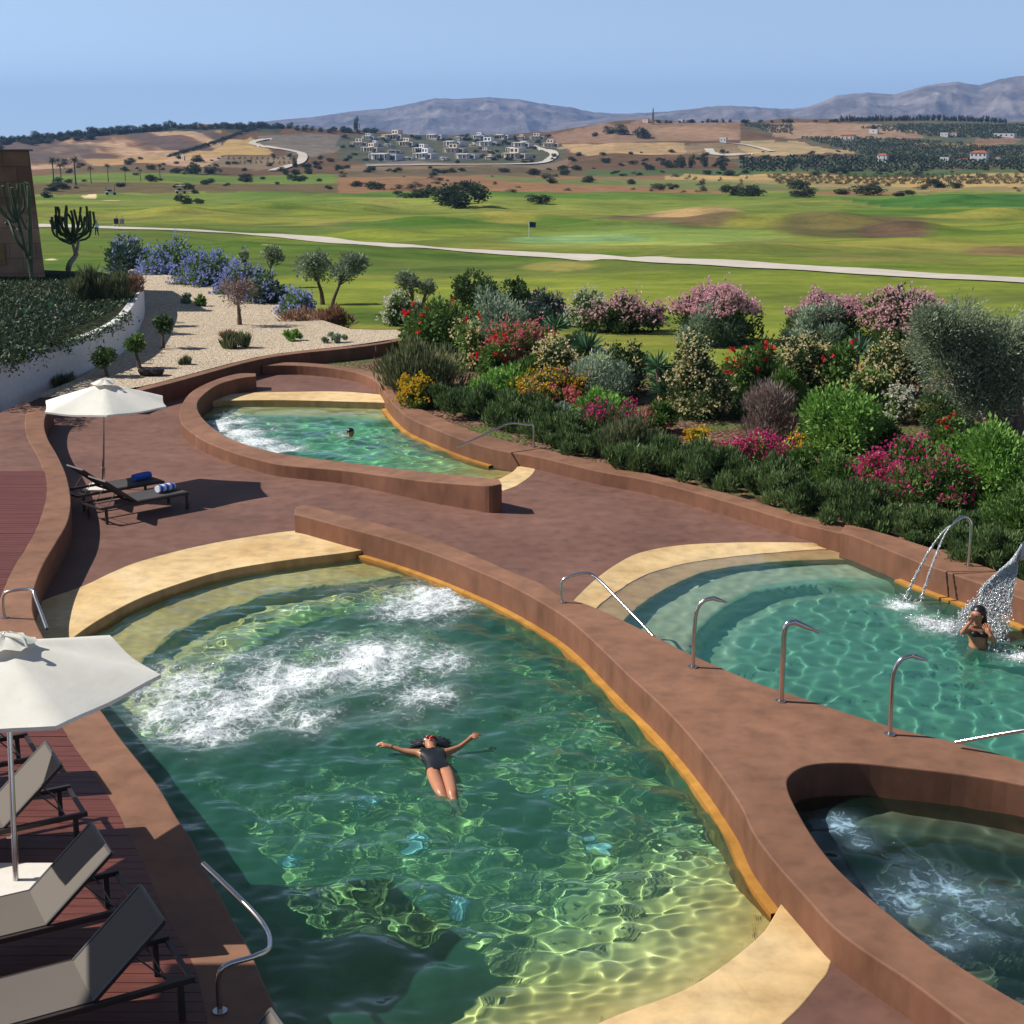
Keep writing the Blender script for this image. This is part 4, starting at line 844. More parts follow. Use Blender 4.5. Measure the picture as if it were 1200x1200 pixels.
shr=[ # label, category, species, px, base y, w, h, z
('white oleander at the far left end of the garden','shrub','white_flower',471,383,34,40,None),
('dark bushy olive behind the grey-green mound, left half','shrub','dark',560,362,64,44,None),
('dusky olive bush peeping up between the dark olive and the faint pink oleander','shrub','bluegreen' if 0 else 'dark',606,362,48,34,None),
('blue-grey oleander with only a few pink blooms','oleander','oleander_faint',642,382,64,54,None),
('oleander with white heads beside the pink pair','oleander','oleander_pale',687,388,42,54,None),
('tall oleander covered in pink heads, largest of the back cluster','oleander','oleander',727,390,60,60,None),
('narrow oleander with sparse pink heads at the right of the back cluster','oleander','oleander',765,388,26,44,None),
('domed oleander topped with pink on the lawn edge','oleander','oleander_top',840,402,112,80,None),
('grey-green mound in front of the domed pink oleander','shrub','grey',832,404,84,50,None),
('pink oleander left half of the long thicket at right','oleander','oleander_top',962,398,104,62,None),
('pink oleander right half of the long thicket at right','oleander','oleander',1062,402,124,74,None),
('smoky grey shrub under the left of the pink thicket','shrub','grey',955,402,66,46,None),
('silvery grey-green mound left of centre in the garden','shrub','grey',580,400,76,60,BZ-.2),
('red canna clump with blades behind the dark grasses','canna','hibiscus',516,412,76,62,BZ-.2),
('coral pink rose bush in full bloom','rose bush','rose_pink',605,434,68,58,BZ),
('yellow rose bush between red cannas and coral roses','rose bush','rose_yellow',552,432,40,54,BZ),
('cream rose bush beside the coral roses','rose bush','rose_cream',655,456,50,68,BZ),
('dark bush with faint cream roses behind the silvery mound','rose bush','rose_cream_dark',730,462,62,66,BZ),
('silvery mound in front of the faint cream roses','shrub','grey',706,468,80,56,BZ),
('upright cream rose bush by the mulch, tallest of the cream roses','rose bush','rose_cream',822,488,68,96,BZ),
('leafy hibiscus with scattered red blooms right of the tall cream roses','hibiscus','hibiscus',885,474,56,84,BZ),
('rounded cream rose bush between two red hibiscus','rose bush','rose_cream',942,468,66,80,BZ),
('red hibiscus beside the spiky yucca','hibiscus','hibiscus',985,470,52,70,BZ),
('cream rose bush right of the spiky yucca','rose bush','rose_cream',1050,462,62,70,BZ),
('small white-flowered bush by the olive','shrub','white_flower',1052,494,32,46,BZ),
('purplish dry heather clump beside the mulch','heather','heather',905,514,64,68,BZ),
('fresh green leafy bush in the middle of the right garden','shrub','bright',985,525,96,76,BZ),
('dark green bush below the olive crown','shrub','dark',1110,500,60,50,BZ),
('light green feathery bush under the olive at the right edge','shrub','bright',1160,594,92,104,BZ),
('dense green bush in the right corner above the jet wall','shrub','bright_low',1188,642,80,84,BZ),
('bright magenta bougainvillea mound on the mulch','bougainvillea','magenta',878,549,96,42,BZ),
('tall magenta bougainvillea above the hedge','bougainvillea','magenta',1028,582,54,50,BZ),
('loose rose bush with scattered magenta blooms','rose bush','rose_magenta',1092,594,100,62,BZ),
('green rose thicket with few blooms behind the magenta bougainvillea','rose bush','rose_magenta',1075,556,80,44,BZ),
('soft green mound left of the tall bougainvillea','shrub','bright_low',980,574,84,44,BZ),
('yellow daisies at the corner of the kerb','flowers','yellow',490,476,58,32,BZ),
('yellow and coral flower drift in front of the roses','flowers','yellow_red',640,474,90,40,BZ),
('small yellow flower tuft left of the bougainvillea','flowers','yellow',820,518,30,16,BZ),
('small yellow flower tuft right of the bougainvillea','flowers','yellow',935,530,28,16,BZ),
('bright green fern-like mound left of centre','shrub','bright',585,470,92,42,BZ),
('bright green mound above the pink spires','shrub','bright',700,494,80,40,BZ),
('tall dull green grasses left of the yellow daisies','ornamental grass','grassy',497,454,80,62,BZ),
('pink spired sage clump','sage','pink_spire',715,510,90,46,BZ),
('dark grassy mound in the middle of the hedge','ornamental grass','rosemary',610,502,96,44,BZ),
('dull grassy clump right of the pink sage','ornamental grass','grassy',745,532,92,48,BZ),
('olive-green rosemary above the straight garden wall','rosemary','rosemary',1095,628,74,44,BZ),
('low dark shrub between coral roses and yucca','shrub','dark',672,420,40,34,BZ),
('low green shrub under the hibiscus','shrub','bright_low',880,490,50,30,BZ),
('grassy rosemary tuft under the tall cream roses','rosemary','rosemary',790,548,80,40,BZ),
('deep green bush behind the silvery mound at left','shrub','bright_low',625,452,50,40,BZ),
('dark shrub behind the red cannas','shrub','dark',533,398,40,40,None),
('glossy green filler bush left of the tall cream roses','shrub','bright_low',768,505,50,34,BZ),
('leafy green bush between cream roses and hibiscus','shrub','mid_green' if 0 else 'bright_low',856,470,40,50,BZ),
('small coral rose low in front of the cream bush','rose bush','rose_pink',655,478,36,26,BZ),
('green bush tucked between silvery mound and coral roses','shrub','bright_low',640,430,40,44,BZ),
('pale pink low roses beside the pink sage','rose bush','rose_pink',760,506,34,24,BZ),
('leafy bush behind the purplish heather','shrub','bright_low',920,480,44,50,BZ),
('bush with cream blooms right of the red hibiscus','rose bush','rose_yellow',1015,478,46,50,BZ),
('green bush between fresh green bush and white flowers','shrub','bright_low',1035,520,44,40,BZ),
('yellow-flowered patch under the olive','flowers','yellow',1082,492,30,16,BZ),
('leafy rose bush with red specks below the olive','rose bush','hibiscus',1100,530,50,44,BZ),
('feathery light bush above the right hedge','shrub','bright',1130,560,60,60,BZ),
('green mound right of the magenta bougainvillea mound','shrub','bright_low',945,560,60,36,BZ),
('red-flowered low bush left of the coral roses','rose bush','hibiscus',575,440,40,36,BZ),
('grey-green tuft between yellow flowers and pink sage','shrub','grey',668,500,44,26,BZ),
# left side
('dark blue plumbago at the left end of the blue hedge','plumbago','plumbago_dark',153,338,68,60,None),
('pale blue plumbago behind the top of the gravel','plumbago','plumbago',202,344,56,62,None),
('pale blue plumbago, fullest of the blue hedge','plumbago','plumbago',240,356,62,70,None),
('blue plumbago behind the little brown tree','plumbago','plumbago',283,366,56,58,None),
('deep green plumbago with sparse blue flowers','plumbago','plumbago_pale',313,376,48,60,None),
('low plumbago beside the dry straw clump','plumbago','plumbago',342,386,46,50,None),
('dry straw-coloured bush beside the plumbago','dry bush','tan',360,394,52,42,None),
('dry straw-coloured bush at the foot of the olive','dry bush','tan',392,394,44,36,None),
('brown dried tuft on top of the white wall','dry bush','tan',153,342,24,30,1.7),
('wide low green tuft on the gravel','shrub','grassy',273,408,36,20,GRZ),
('small rusty tuft on the gravel','dry bush','tan',267,395,18,12,GRZ),
('flat green tuft near the dark retaining wall','shrub','grassy',216,427,20,7,GRZ),
('grey-green tuft at the top of the gravel','shrub','grey',222,356,18,12,GRZ),
('green tuft at the top of the gravel','shrub','bright_low',236,359,16,12,GRZ),
('small fresh green tuft by the dry bushes','shrub','bright',344,398,24,11,GRZ),
('silvery tuft at the edge of the gravel','shrub','grey',392,401,30,11,GRZ),
('grey feathery grasses on the planted bank','ornamental grass','grassy',105,350,48,32,1.68),
('dark mound of grasses by the brown dried tuft','ornamental grass','grassy',138,350,34,26,1.68),
('grass tuft at the foot of the white wall','ornamental grass','grassy',75,452,30,14,.2),
]
for q in shr: plant(*q[:2],q[2],*q[3:7],z=q[7],name=q[1].replace(' ','_').replace('flowers','flower_patch'))
# rosemary hedge along the kerb: separate mounds
hk=np.concatenate([offset(Ko,.0)[44:],offset(W5o,0)[6:72]]); hk=offset(hk,.62); 
if hk[10][1]<Ko[54][1]: hk=offset(hk,-1.24)
tt=np.concatenate([[0],np.cumsum(np.linalg.norm(np.diff(hk,axis=0),axis=1))])
SCR=['first','second','third','fourth','fifth','sixth','seventh','eighth','ninth','tenth','eleventh','twelfth','thirteenth','fourteenth','fifteenth','sixteenth','seventeenth','eighteenth','nineteenth','twentieth','twenty-first','twenty-second','twenty-third','twenty-fourth','twenty-fifth','twenty-sixth','twenty-seventh','twenty-eighth','twenty-ninth','thirtieth','thirty-first','thirty-second','thirty-third','thirty-fourth','thirty-fifth','thirty-sixth']
i=0;u=.4
while u<tt[-1]:
    c=[float(np.interp(u,tt,hk[:,k])) for k in range(2)]+[.27]; D=depth(c)
    if 600+F*c[0]/D>1290: break
    wm_=rng.uniform(1.35,1.75); hm=rng.uniform(.42,.62)
    plant('low dark rosemary mound spilling along the kerb, %s from the far end'%SCR[i],'rosemary','rosemary',100+i*37,50,wm_/D*F,hm/D*F,pos=tuple(c),group='rosemary mounds along the kerb',name='rosemary')
    i+=1; u+=wm_*.62
# second row fills
for j,(a,b,w_,h_) in enumerate([(830,556,80,40),(905,572,80,40),(560,486,90,36),(660,514,80,36),(740,548,80,40),(1010,606,80,44),(1150,640,90,50),(520,478,60,30)]):
    plant('rosemary bush in the row behind the kerb hedge, %s from the far end'%['sixth','seventh','second','third','fourth','eighth','ninth','first'][j] if j!=4 else 'rosemary bush in the row behind the kerb hedge, between grassy clump and bare mulch','rosemary','rosemary',a,b,w_,h_,z=BZ,group='rosemary behind the kerb hedge',name='rosemary')
for a,b,w_,h_,hd,l in ((651,402,34,38,1,'small yucca behind the cream roses'),(688,436,46,56,1,'yucca with stiff blades left of the lawn gap'),(776,482,48,76,3,'tall yucca with several heads standing alone before the lawn'),(1004,440,46,54,1,'yucca between red hibiscus and cream roses'),(497,404,32,36,1,'spiky agave-like yucca among the red cannas'),(414,421,14,18,1,'tiny spiky plant in bare soil by the dark wall'),(452,430,12,16,1,'tiny spiky plant next to the pool handrail')): yucca(l,a,b,w_,h_,BZ if a>460 and b>410 else (.05 if b>410 else BZ-.2),hd)
# bare soil corner behind the low wall
cdtsheet('soil_patch',PP([(309,426.5),(340,425),(372,426.5),(408,430.5),(438,436.5),(456,444),(476,440),(476,399.5),(440,405.5),(400,410),(350,415.5),(307,424)],.1,2,True),lambda x,y:.1,M['mulch'],.6)
# red flowers for cannas
# ------------------------------------------------------------------ trees
def tree(label,cat,px,py,crowns,z=None,lm='olive',name='olive_tree',tr=.05,group=None,lp=4.5,wpx=1.6,dens=1.2,lean=0):
    r=np.random.default_rng(int(px*3+py)); pos=P(px,py,z) if z is not None else ground(px,py); s=depth(pos)/F; root=thing(name,pos,label,cat,group=group)
    ps,ds,vs=[],[],[]; mb=MB()
    for (cx,cy,w_,h_) in crowns:
        C0=np.array(((cx-px)*s,r.uniform(-.2,.2)*w_*s*.5,(py-cy)*s/CP)); rx=w_*.5*s; hh_=h_*s/CP
        n=int(min(26000,w_*h_*dens)); p,d,v,cs,br=crown(n,rx,rx*.9,hh_,r,int(np.clip(w_*h_/120,10,46)),shape='ball',up=.3)
        p=p+C0-np.array((0,0,hh_*.5)); ps.append(p);ds.append(d);vs.append(v)
        R=tr*max(hh_,1.)*1.4
        mb.tube([(0,0,-.15),(C0[0]*.25+lean*s*4,0,C0[2]*.3),(C0[0]*.6,C0[1]*.5,C0[2]*.62),tuple(C0)],[R*1.25,R*.8,R*.6,R*.25],8,sm=4)
        for c in cs[:9]:
            c=c+C0-np.array((0,0,hh_*.5)); a=np.array((C0[0]*.55,C0[1]*.5,C0[2]*.6)); mb.tube([tuple(a),tuple((a+c)/2+r.normal(size=3)*.04*hh_),tuple(c)],[R*.45,R*.3,R*.08],6,sm=3)
    p=np.concatenate(ps);n=len(p)
    mobj('crown',leafmesh('crown',p,np.concatenate(ds),lp*s*r.uniform(.7,1.3,n),wpx*s*r.uniform(.7,1.3,n),np.concatenate(vs),LM[lm],r),root)
    mb.build('trunk',M['bark'],root,sm=True); return root
tree('large silvery olive tree at the right edge of the garden','olive tree',1186,520,[(1120,415,110,120),(1180,425,90,130),(1090,385,60,50),(1150,465,80,60)],z=BZ,tr=.09,lp=5,dens=1.5)
tree('small umbrella-shaped tree behind the white oleander','tree',489,388,[(480,333,32,26),(500,340,26,22)],lm='olive',tr=.05)
tree('dwarf olive, leftmost of the row beyond the blue hedge','olive tree',289,336,[(288,301,16,18)],lm='olive')
tree('crooked small olive, second beyond the blue hedge','olive tree',313,338,[(322,302,34,20)],lm='olive')
tree('leaning olive with rounded crown left of the pair','olive tree',378,358,[(370,316,46,38)],lm='olive',lean=.3)
tree('leaning olive with rounded crown right of the pair','olive tree',386,368,[(408,314,48,34)],lm='olive')
tree('small brown twiggy tree on the gravel','tree',281,380,[(280,343,42,38)],z=GRZ,lm='heather',name='small_tree',lp=4,wpx=1.1,dens=.8)
tree('clipped ball-shaped tree in front of the white wall','tree',126,446,[(123,418,33,30)],z=.3,lm='dark',name='topiary_tree',lp=3.5,wpx=2,dens=1.8)
tree('young loose tree by the corner of the white wall','tree',164,431,[(157,401,28,28)],z=GRZ,lm='mid',name='young_tree',lp=5,wpx=2.4,dens=.7)
tree('small cactus-like shrub tree on the shaded gravel','tree',191,408,[(192,380,28,24)],z=GRZ,lm='dark',name='young_tree',lp=6,wpx=4,dens=.5)
# euphorbia candelabra
def candelabra(label,px,py,D,segs,group=None,name='candelabra_cactus'):
    pos=PD(px,py,D); s=D/F; root=thing(name,pos,label,'cactus',group=group); r=random.Random(int(px))
    mb=MB(); tb=MB()
    q=lambda x,y,dy=0:((x-px)*s,dy,(py-y)*s)
    for kind,pts,r0,r1 in segs:
        P_=[q(x,y,(r.random()-.5)*.8 if i else 0) for i,(x,y) in enumerate(pts)]
        (tb if kind=='t' else mb).tube(P_,[r0*s,r1*s],7,sm=4)
    if tb.V: tb.build('trunk',M['cactus_bark'],root,sm=True)
    mb.build('arm_cluster',M['cactus'],root,sm=True); return root
segs=[('t',[(80,316),(84,308),(88,302),(90,297)],3.4,2.6),('t',[(90,299),(84,285),(80,272)],2,1.5),('t',[(90,299),(94,284),(92,272)],2,1.5),('t',[(90,299),(87,280)],1.8,1.4)]
rr=random.Random(4)
for i in range(25):
    a=-1.15+2.3*i/24+rr.uniform(-.08,.08); L0=rr.uniform(26,40); L1=L0+rr.uniform(14,28); bx0,by0=88+rr.uniform(-4,4),282+rr.uniform(-5,5)
    p1=(bx0+math.sin(a)*L0*.62,by0-math.cos(a)*L0*.45); p2=(bx0+math.sin(a)*L0*.68+rr.uniform(-1,1),by0-L0*.4-rr.uniform(10,24))
    p2=(min(111,max(64,p2[0])),max(228+abs(p2[0]-88)*.5,p2[1])); segs.append(('g',[(bx0,by0),p1,p2],1.1,1.45))
candelabra('branching candelabra cactus tree standing on the lawn','','' and 0,0,[]) if 0 else candelabra('branching candelabra cactus tree standing beside the brown building',80,318,64,segs)
s2=[('g',[(37,326),(33,300),(26,280),(14,258),(0,240),(-8,222)],2,1.6),('g',[(33,303),(30,280),(24,250),(23,222)],1.8,2.2),('g',[(24,262),(16,246),(15,220)],1.4,1.8),('g',[(25,258),(34,244),(33,218)],1.4,1.8),('g',[(22,262),(10,250),(4,228)],1.3,1.5),('g',[(28,272),(20,268),(12,262)],1.2,1.2),('g',[(37,326),(36,290),(37,250),(36,216)],1.8,2.),('g',[(37,300),(42,270),(44,235),(43,220)],1.4,1.8),('g',[(36,270),(30,250),(28,218)],1.2,1.8),('g',[(37,262),(40,240),(40,217)],1.2,1.7),('g',[(24,262),(20,240),(19,217)],1.2,1.7)]
candelabra('slender tall-armed cactus against the brown building wall',37,327,58,s2)
# succulents on the bank
r=np.random.default_rng(5)
cs=[]
for i in range(90):
    px_=r.uniform(-20,78); py_=r.uniform(352,418)
    if py_>425-(max(px_,0)/165)*78-4 : continue
    cs.append((px_,py_))
for i,(a,b) in enumerate(cs[:46]):
    pos=P(a,b,1.6); s=depth(pos)/F; u=unit(36,r); u[:,2]=np.abs(u[:,2])+.25; L=r.uniform(5,9,36)*s
    o=mobj('agave',leafmesh('agave',u*L[:,None]*.5,u,L,L*.3,r.random(36),LM['bluegreen' if i%3 else 'yucca'],r)); o.location=pos
    tag(o,'small blue-green agave rosette in the ground cover above the white wall','agave','agaves on the planted bank')
p=[];d=[]
for i in range(26000):
    a=r.uniform(-60,160);b=r.uniform(322,426)
    if b>427-(max(a,0)/165)*80: continue
    p.append(P(a,b,1.62+r.random()*.12)); 
p=np.array(p); n=len(p); dd=unit(n,r)+np.array((0,0,.7))
tag(mobj('ground_cover',leafmesh('ground_cover',p,dd,.17*r.uniform(.6,1.4,n),.06*r.uniform(.6,1.4,n),r.random(n),LM['pine'],r)),kind='stuff')
# trailing edge over the wall
p=[]
for i in range(2200):
    k_=r.integers(0,int(len(fr)*.62)); a=fr[k_]; p.append((a[0]+r.normal()*.15,a[1]-abs(r.normal())*.12,a[2]+.06-abs(r.normal())*.22*(.4+.6*math.sin(k_*.9)**2)))
p=np.array(p);n=len(p); dd=unit(n,r)+np.array((0,-.5,-.4)); tag(mobj('trailing_foliage',leafmesh('trailing_foliage',p,dd,.14,.05,r.random(n),LM['dark'],r)),kind='stuff')
#__PART3__
# ================================================================== FURNITURE
def Pv(x,y,z): return Vector(P(x,y,z))
def make_lounger(slingm,ang=42,back=.78):
    root=bpy.data.objects.new('sun_lounger',None); link(root); root.empty_display_size=.2
    W=.36; zS=.34; xh=1.18; X1=1.98; a=math.radians(ang)
    f=MB()
    for s in (-1,1): f.box(0,X1,s*W-.022,s*W+.022,zS-.045,zS+.005,bev=.004)
    for x in (0.02,.62,xh,X1-.02): f.box(x-.02,x+.02,-W+.02,W-.02,zS-.05,zS-.015)
    f.build('frame',M['dark_metal'],root)
    for x in (.05,X1-.12):
        for s in (-1,1): MB().box(x-.025,x+.025,s*W-.022,s*W+.022,0,zS-.046,bev=.003).build('leg',M['dark_metal'],root)
    b=MB(); n=10
    V=[];Fc=[]
    for i in range(n+1):
        for j in range(7):
            y=-W+.02+(2*W-.04)*j/6; V.append((.02+(xh-.02)*i/n,y,zS+.012-.012*math.sin(math.pi*j/6)*math.sin(math.pi*i/n)))
    m=7
    Fc=[(i*m+j,(i+1)*m+j,(i+1)*m+j+1,i*m+j+1) for i in range(n) for j in range(6)]
    k=len(V); V2=[(v[0],v[1],v[2]-.012) for v in V]; Fc+=[tuple(q+k for q in f_[::-1]) for f_ in Fc]
    MB().add(V+V2,Fc).build('seat',slingm,root,sm=True)
    R=Matrix.Translation((xh,0,zS+.006))@Matrix.Rotation(-a,4,'Y')
    bk_=MB().box(.0,back,-W+.035,W-.035,-.006,.008,R,bev=.004).build('backrest',slingm,root)
    g=MB()
    for s in (-1,1): g.box(0,back+.01,s*(W-.022)-.014,s*(W-.022)+.014,-.02,.014,R,bev=.003)
    g.box(back-.005,back+.02,-W+.02,W-.02,-.018,.013,R); g.build('back_frame',M['dark_metal'],bk_)
    t=R@Vector((back*.55,0,-.02)); p=MB()
    for s in (-1,1): p.tube([(t.x,s*.24,t.z),(X1-.2,s*.24,zS-.03)],.008,6)
    p.tube([(X1-.2,-.34,zS-.03),(X1-.2,.34,zS-.03)],.008,6); p.build('prop_strut',M['dark_metal'],bk_)
    return root
def copy_tree(o,parent=None):
    c=o.copy(); COL.objects.link(c)
    if parent: c.parent=parent
    for ch in list(o.children): copy_tree(ch,c)
    return c
ZD=.505
A_,B_=Pv(162,1037,ZD+.34+.52),Pv(193,1085,ZD+.34+.52)
axd=(A_-B_).normalized(); head=Vector((axd.y,-axd.x,0)); rz=math.atan2(head.y,head.x)
proto=make_lounger(M['sling'])
off=Vector((1.18+.58,0,0)); off.rotate(Matrix.Rotation(rz,3,'Z'))
tops=[((162,1037),(193,1085),'taupe sun lounger nearest the bottom edge, half in umbrella shade'),((103,965),(133,1003),'taupe sun lounger beside the umbrella pole with dark shaded backrest'),((47,872),(77,898),'taupe sun lounger partly under the near umbrella canopy, sunlit backrest')]
mids=[]
for i,(a,b,l) in enumerate(tops):
    o=proto if i==0 else copy_tree(proto); m=(Pv(*a,ZD+.34+.52)+Pv(*b,ZD+.34+.52))/2; mids.append(m)
    o.location=(m.x-off.x,m.y-off.y,ZD); o.rotation_euler=(0,0,rz); tag(o,l,'sun lounger','sun loungers on the timber terrace')
st=(mids[0]-mids[2])/2
o=copy_tree(proto); m=mids[2]-st*.93; o.location=(m.x-off.x-.1,m.y-off.y,ZD); o.rotation_euler=(0,0,rz); tag(o,'sun lounger almost hidden under the near umbrella, only its backrest corner showing','sun lounger','sun loungers on the timber terrace')
o=copy_tree(proto); m=mids[0]+st*1.12+Vector((.42,-.12,0)); o.location=(m.x-off.x,m.y-off.y,ZD); o.rotation_euler=(0,0,rz); tag(o,'sun lounger cut off by the bottom edge, only a dark backrest corner visible','sun lounger','sun loungers on the timber terrace')
# far pair
f1=make_lounger(M['sling_dark'],ang=38,back=.8)
a,b=Pv(222,596,0),Pv(123,615,0); d=(b-a); rz2=math.atan2(d.y,d.x)
perp=Vector((-math.sin(rz2),math.cos(rz2),0)); 
ctr=a-perp*.36*(1 if perp.y<0 else -1); f1.location=(ctr.x,ctr.y,0.006); f1.rotation_euler=(0,0,rz2); tag(f1,'dark sun lounger with white and blue towel, front one of the pair','sun lounger','dark sun loungers on the brown floor')
f2=copy_tree(f1); dd=Pv(605/3,400+520/3,0)-Pv(222,596,0); f2.location=(ctr.x+dd.x*1.0,ctr.y+1.05,0.006); tag(f2,'dark sun lounger with plain blue towel, rear one of the pair','sun lounger')
tw=simple('blue_towel',(.05,.12,.5),.95,.1,var=.15,scale=40,bump=.5)
m,nt,out=newmat('striped_towel'); tc=objco(nt); wv=nt.nodes.new('ShaderNodeTexWave'); wv.bands_direction='X'; wv.inputs['Scale'].default_value=2.2; wv.inputs['Distortion'].default_value=.5; nt.links.new(tc,wv.inputs[0])
finish(nt,out,ramp(nt,wv.outputs['Fac'],[(.45,(.06,.14,.55)),(.55,(.7,.72,.78))]),.95,.1); tw2=m
for lg,mt,l in ((f2,tw,'rolled blue towel on the rear dark lounger'),(f1,tw2,'rolled towel with white and blue bands on the front dark lounger')):
    mb=MB(); pts=[];R=.085; L_=.42
    V=[];seg=22
    for i in range(9):
        x=-L_/2+L_*i/8; rr_=R*(1-.12*(abs(i-4)/4)**4)
        for k in range(seg): th=2*math.pi*k/seg; V.append((x,rr_*math.cos(th)*1.1*(1+.03*math.sin(5*th)),rr_*math.sin(th)*.9*(1+.03*math.sin(3*th+1))+R*.9))
    Fc=[(i*seg+k,i*seg+(k+1)%seg,(i+1)*seg+(k+1)%seg,(i+1)*seg+k) for i in range(8) for k in range(seg)]+[tuple(range(seg))[::-1],tuple(range(8*seg,9*seg))]
    o=mb.add(V,Fc).build('towel',mt,None,sm=True); v=Matrix.Rotation(rz2,3,'Z')@Vector((.32,0,0)); o.location=(lg.location.x+v.x,lg.location.y+v.y,.36); o.rotation_euler=(0,0,rz2+.15); tag(o,l,'towel')
# umbrellas
def umbrella(base,hub,r,rot,label,drop=.42):
    root=thing('parasol',tuple(base),label,'parasol'); h=Vector(hub)-Vector(base)
    V=[];Fc=[];nr=10; m=6
    # panels: per rib sector, sagging edges
    ring=[];ns=8
    for i in range(1,nr+1):
        for s in range(m):
            for j in range(ns):
                t=j/ns; a0=rot+2*math.pi*s/m; a1=rot+2*math.pi*(s+1)/m; rr_=r*i/nr
                x=(1-t)*math.cos(a0)+t*math.cos(a1); y=(1-t)*math.sin(a0)+t*math.sin(a1)
                sag=4*t*(1-t)
                z=-drop*(i/nr)**1.12-.03*sag*(i/nr)**1.5+.006*math.sin(9*t+5*s)*(i/nr)
                f_=1-.02*sag*(i/nr)
                V.append((x*rr_*f_,y*rr_*f_,z))
    q=m*ns
    for i in range(nr-1):
        for k in range(q): Fc.append((i*q+k,(i+1)*q+k,(i+1)*q+(k+1)%q,i*q+(k+1)%q))
    V.append((0,0,.01)); c=len(V)-1
    Fc+=[(c,k,(k+1)%q) for k in range(q)]
    # valance hem
    b=(nr-1)*q; n0=len(V)
    for k in range(q): x,y,z=V[b+k]; V.append((x*1.004,y*1.004,z-.035))
    for k in range(q): Fc.append((b+k,n0+k,n0+(k+1)%q,b+(k+1)%q))
    o=MB().add([(v[0]+h.x,v[1]+h.y,v[2]+h.z) for v in V],Fc).build('canopy',M['canvas'],root,sm=True)
    # vent cap + tie
    V=[];Fc=[]
    for i,(rr_,z) in enumerate(((.001,.12),(.05,.11),(.13,.075),(.22,.03),(.26,.015))):
        for k in range(24): a=2*math.pi*k/24; w_=1+.12*math.sin(6*(a-rot))*(i/4); V.append((h.x+rr_*w_*math.cos(a),h.y+rr_*w_*math.sin(a),h.z+z+.012*math.sin(7*a+i)))
    Fc=[(i*24+k,(i+1)*24+k,(i+1)*24+(k+1)%24,i*24+(k+1)%24) for i in range(4) for k in range(24)]
    vc_=MB().add(V,Fc).build('vent_cap',M['canvas'],o,sm=True)
    mb=MB(); mb.tube([(h.x+.02,h.y-.05,h.z+.11),(h.x+.2,h.y-.12,h.z+.1),(h.x+.26,h.y-.18,h.z+.03)],[.02,.025,.008],6,sm=4); mb.build('tie_strap',M['canvas'],root,sm=True)
    MB().tube([(0,0,.03),(h.x*.98,h.y*.98,h.z-.02)],[.028,.024],14).build('pole',M['steel'],root,sm=True)
    mb=MB(); mb.tube([(h.x*.12,h.y*.12,h.z*.1),(h.x*.24,h.y*.24,h.z*.2)],.034,14); mb.tube([(h.x*.2-.07,h.y*.2,h.z*.2),(h.x*.2,h.y*.2,h.z*.2)],.012,8); mb.build('base_sleeve',M['steel'],root,sm=True)
    for s in range(m):
        a0=rot+2*math.pi*s/m; e_=(h.x+r*.985*math.cos(a0),h.y+r*.985*math.sin(a0),h.z-drop-.012); rb=MB()
        rb.tube([(h.x+.03*math.cos(a0),h.y+.03*math.sin(a0),h.z-.015),((h.x+e_[0])/2,(h.y+e_[1])/2,h.z-drop*.46-.02),e_],.009,6)
        rb.tube([(h.x,h.y,h.z-.55),(h.x+r*.5*math.cos(a0),h.y+r*.5*math.sin(a0),h.z-drop*.46-.02)],.008,6); rb.build('rib',M['dark_metal'],root)
    MB().box(-.36,.36,-.36,.36,-.0,.05,bev=.015).build('base_plate',M['base_plate'],root)
    return root
b=Pv(19,1037,ZD); h=Pv(7,755,ZD+2.25); umbrella(b,h,1.42,math.radians(4),'big cream parasol among the taupe loungers, its edge cut by the left frame',drop=.34)
b=Pv(121,572,.006); h=Pv(122,450,2.3); umbrella(b,h,1.42,math.radians(-14),'cream parasol standing over the pair of dark loungers')
# ------------------------------------------------------------------ steel rails and spouts
def steel(name,label,cat,pts,r=.021,flange=True,sm=6,extra=None):
    p=[Vector(P(*q)) for q in pts]; base=p[0].copy(); root=thing(name,tuple(base),label,cat)
    MB().tube([tuple(q-base) for q in p],r,12,sm=sm).build('tube',M['steel'],root,sm=True)
    if flange: MB().tube([(0,0,.001),(0,0,.016)],.055,20).build('flange',M['steel'],root,sm=True)
    return root
def up(px,py,zb,py2,dx=0):
    """height of a point straight above a foot point, seen at row py2"""
    b=P(px,py,zb); D_=b[1]; a=PITCH+math.atan((py2-600)/F); return H-D_*math.tan(a)
def rail(label,foot,zb,pts):
    # pts: (px,py,dy) : world point at foot distance + dy
    b=P(*foot,zb); base=Vector(b); out_=[]
    for (x,y,dy) in pts:
        Yw=b[1]+dy; a=PITCH+math.atan((y-600)/F); z=H-Yw*math.tan(a); D_=Yw*CP+(H-z)*SP; out_.append(Vector(((x-600)/F*D_,Yw,z))-base)
    root=thing('handrail',b,label,'handrail'); MB().tube([tuple(q) for q in out_],.024,12,sm=7).build('tube',M['steel'],root,sm=True)
    MB().tube([(0,0,.001),(0,0,.016)],.06,20).build('flange',M['steel'],root,sm=True); return root
rail('steel handrail arching from the long wall into the green pool',(659,706),ZW,[(659,706,0),(658,685,0),(664,677,0),(686,671.5,0),(700,678,-.1),(728,706,-.6),(768,748,-1.35)])
rail('steel handrail at the kerb corner entering the far pool',(462,432),.1,[(462,432,0),(452,432,-.0),(445.5,433,-.1),(446,442,-.5),(453,462,-1.6),(465,492,-3.4)])
rail('steel handrail with square bend crossing the kerb of the far pool',(625,524),.3,[(625,524,0),(625,500,0),(618,498,0),(597,496.5,-.1),(575,506,-.5),(536,524,-1.1)])
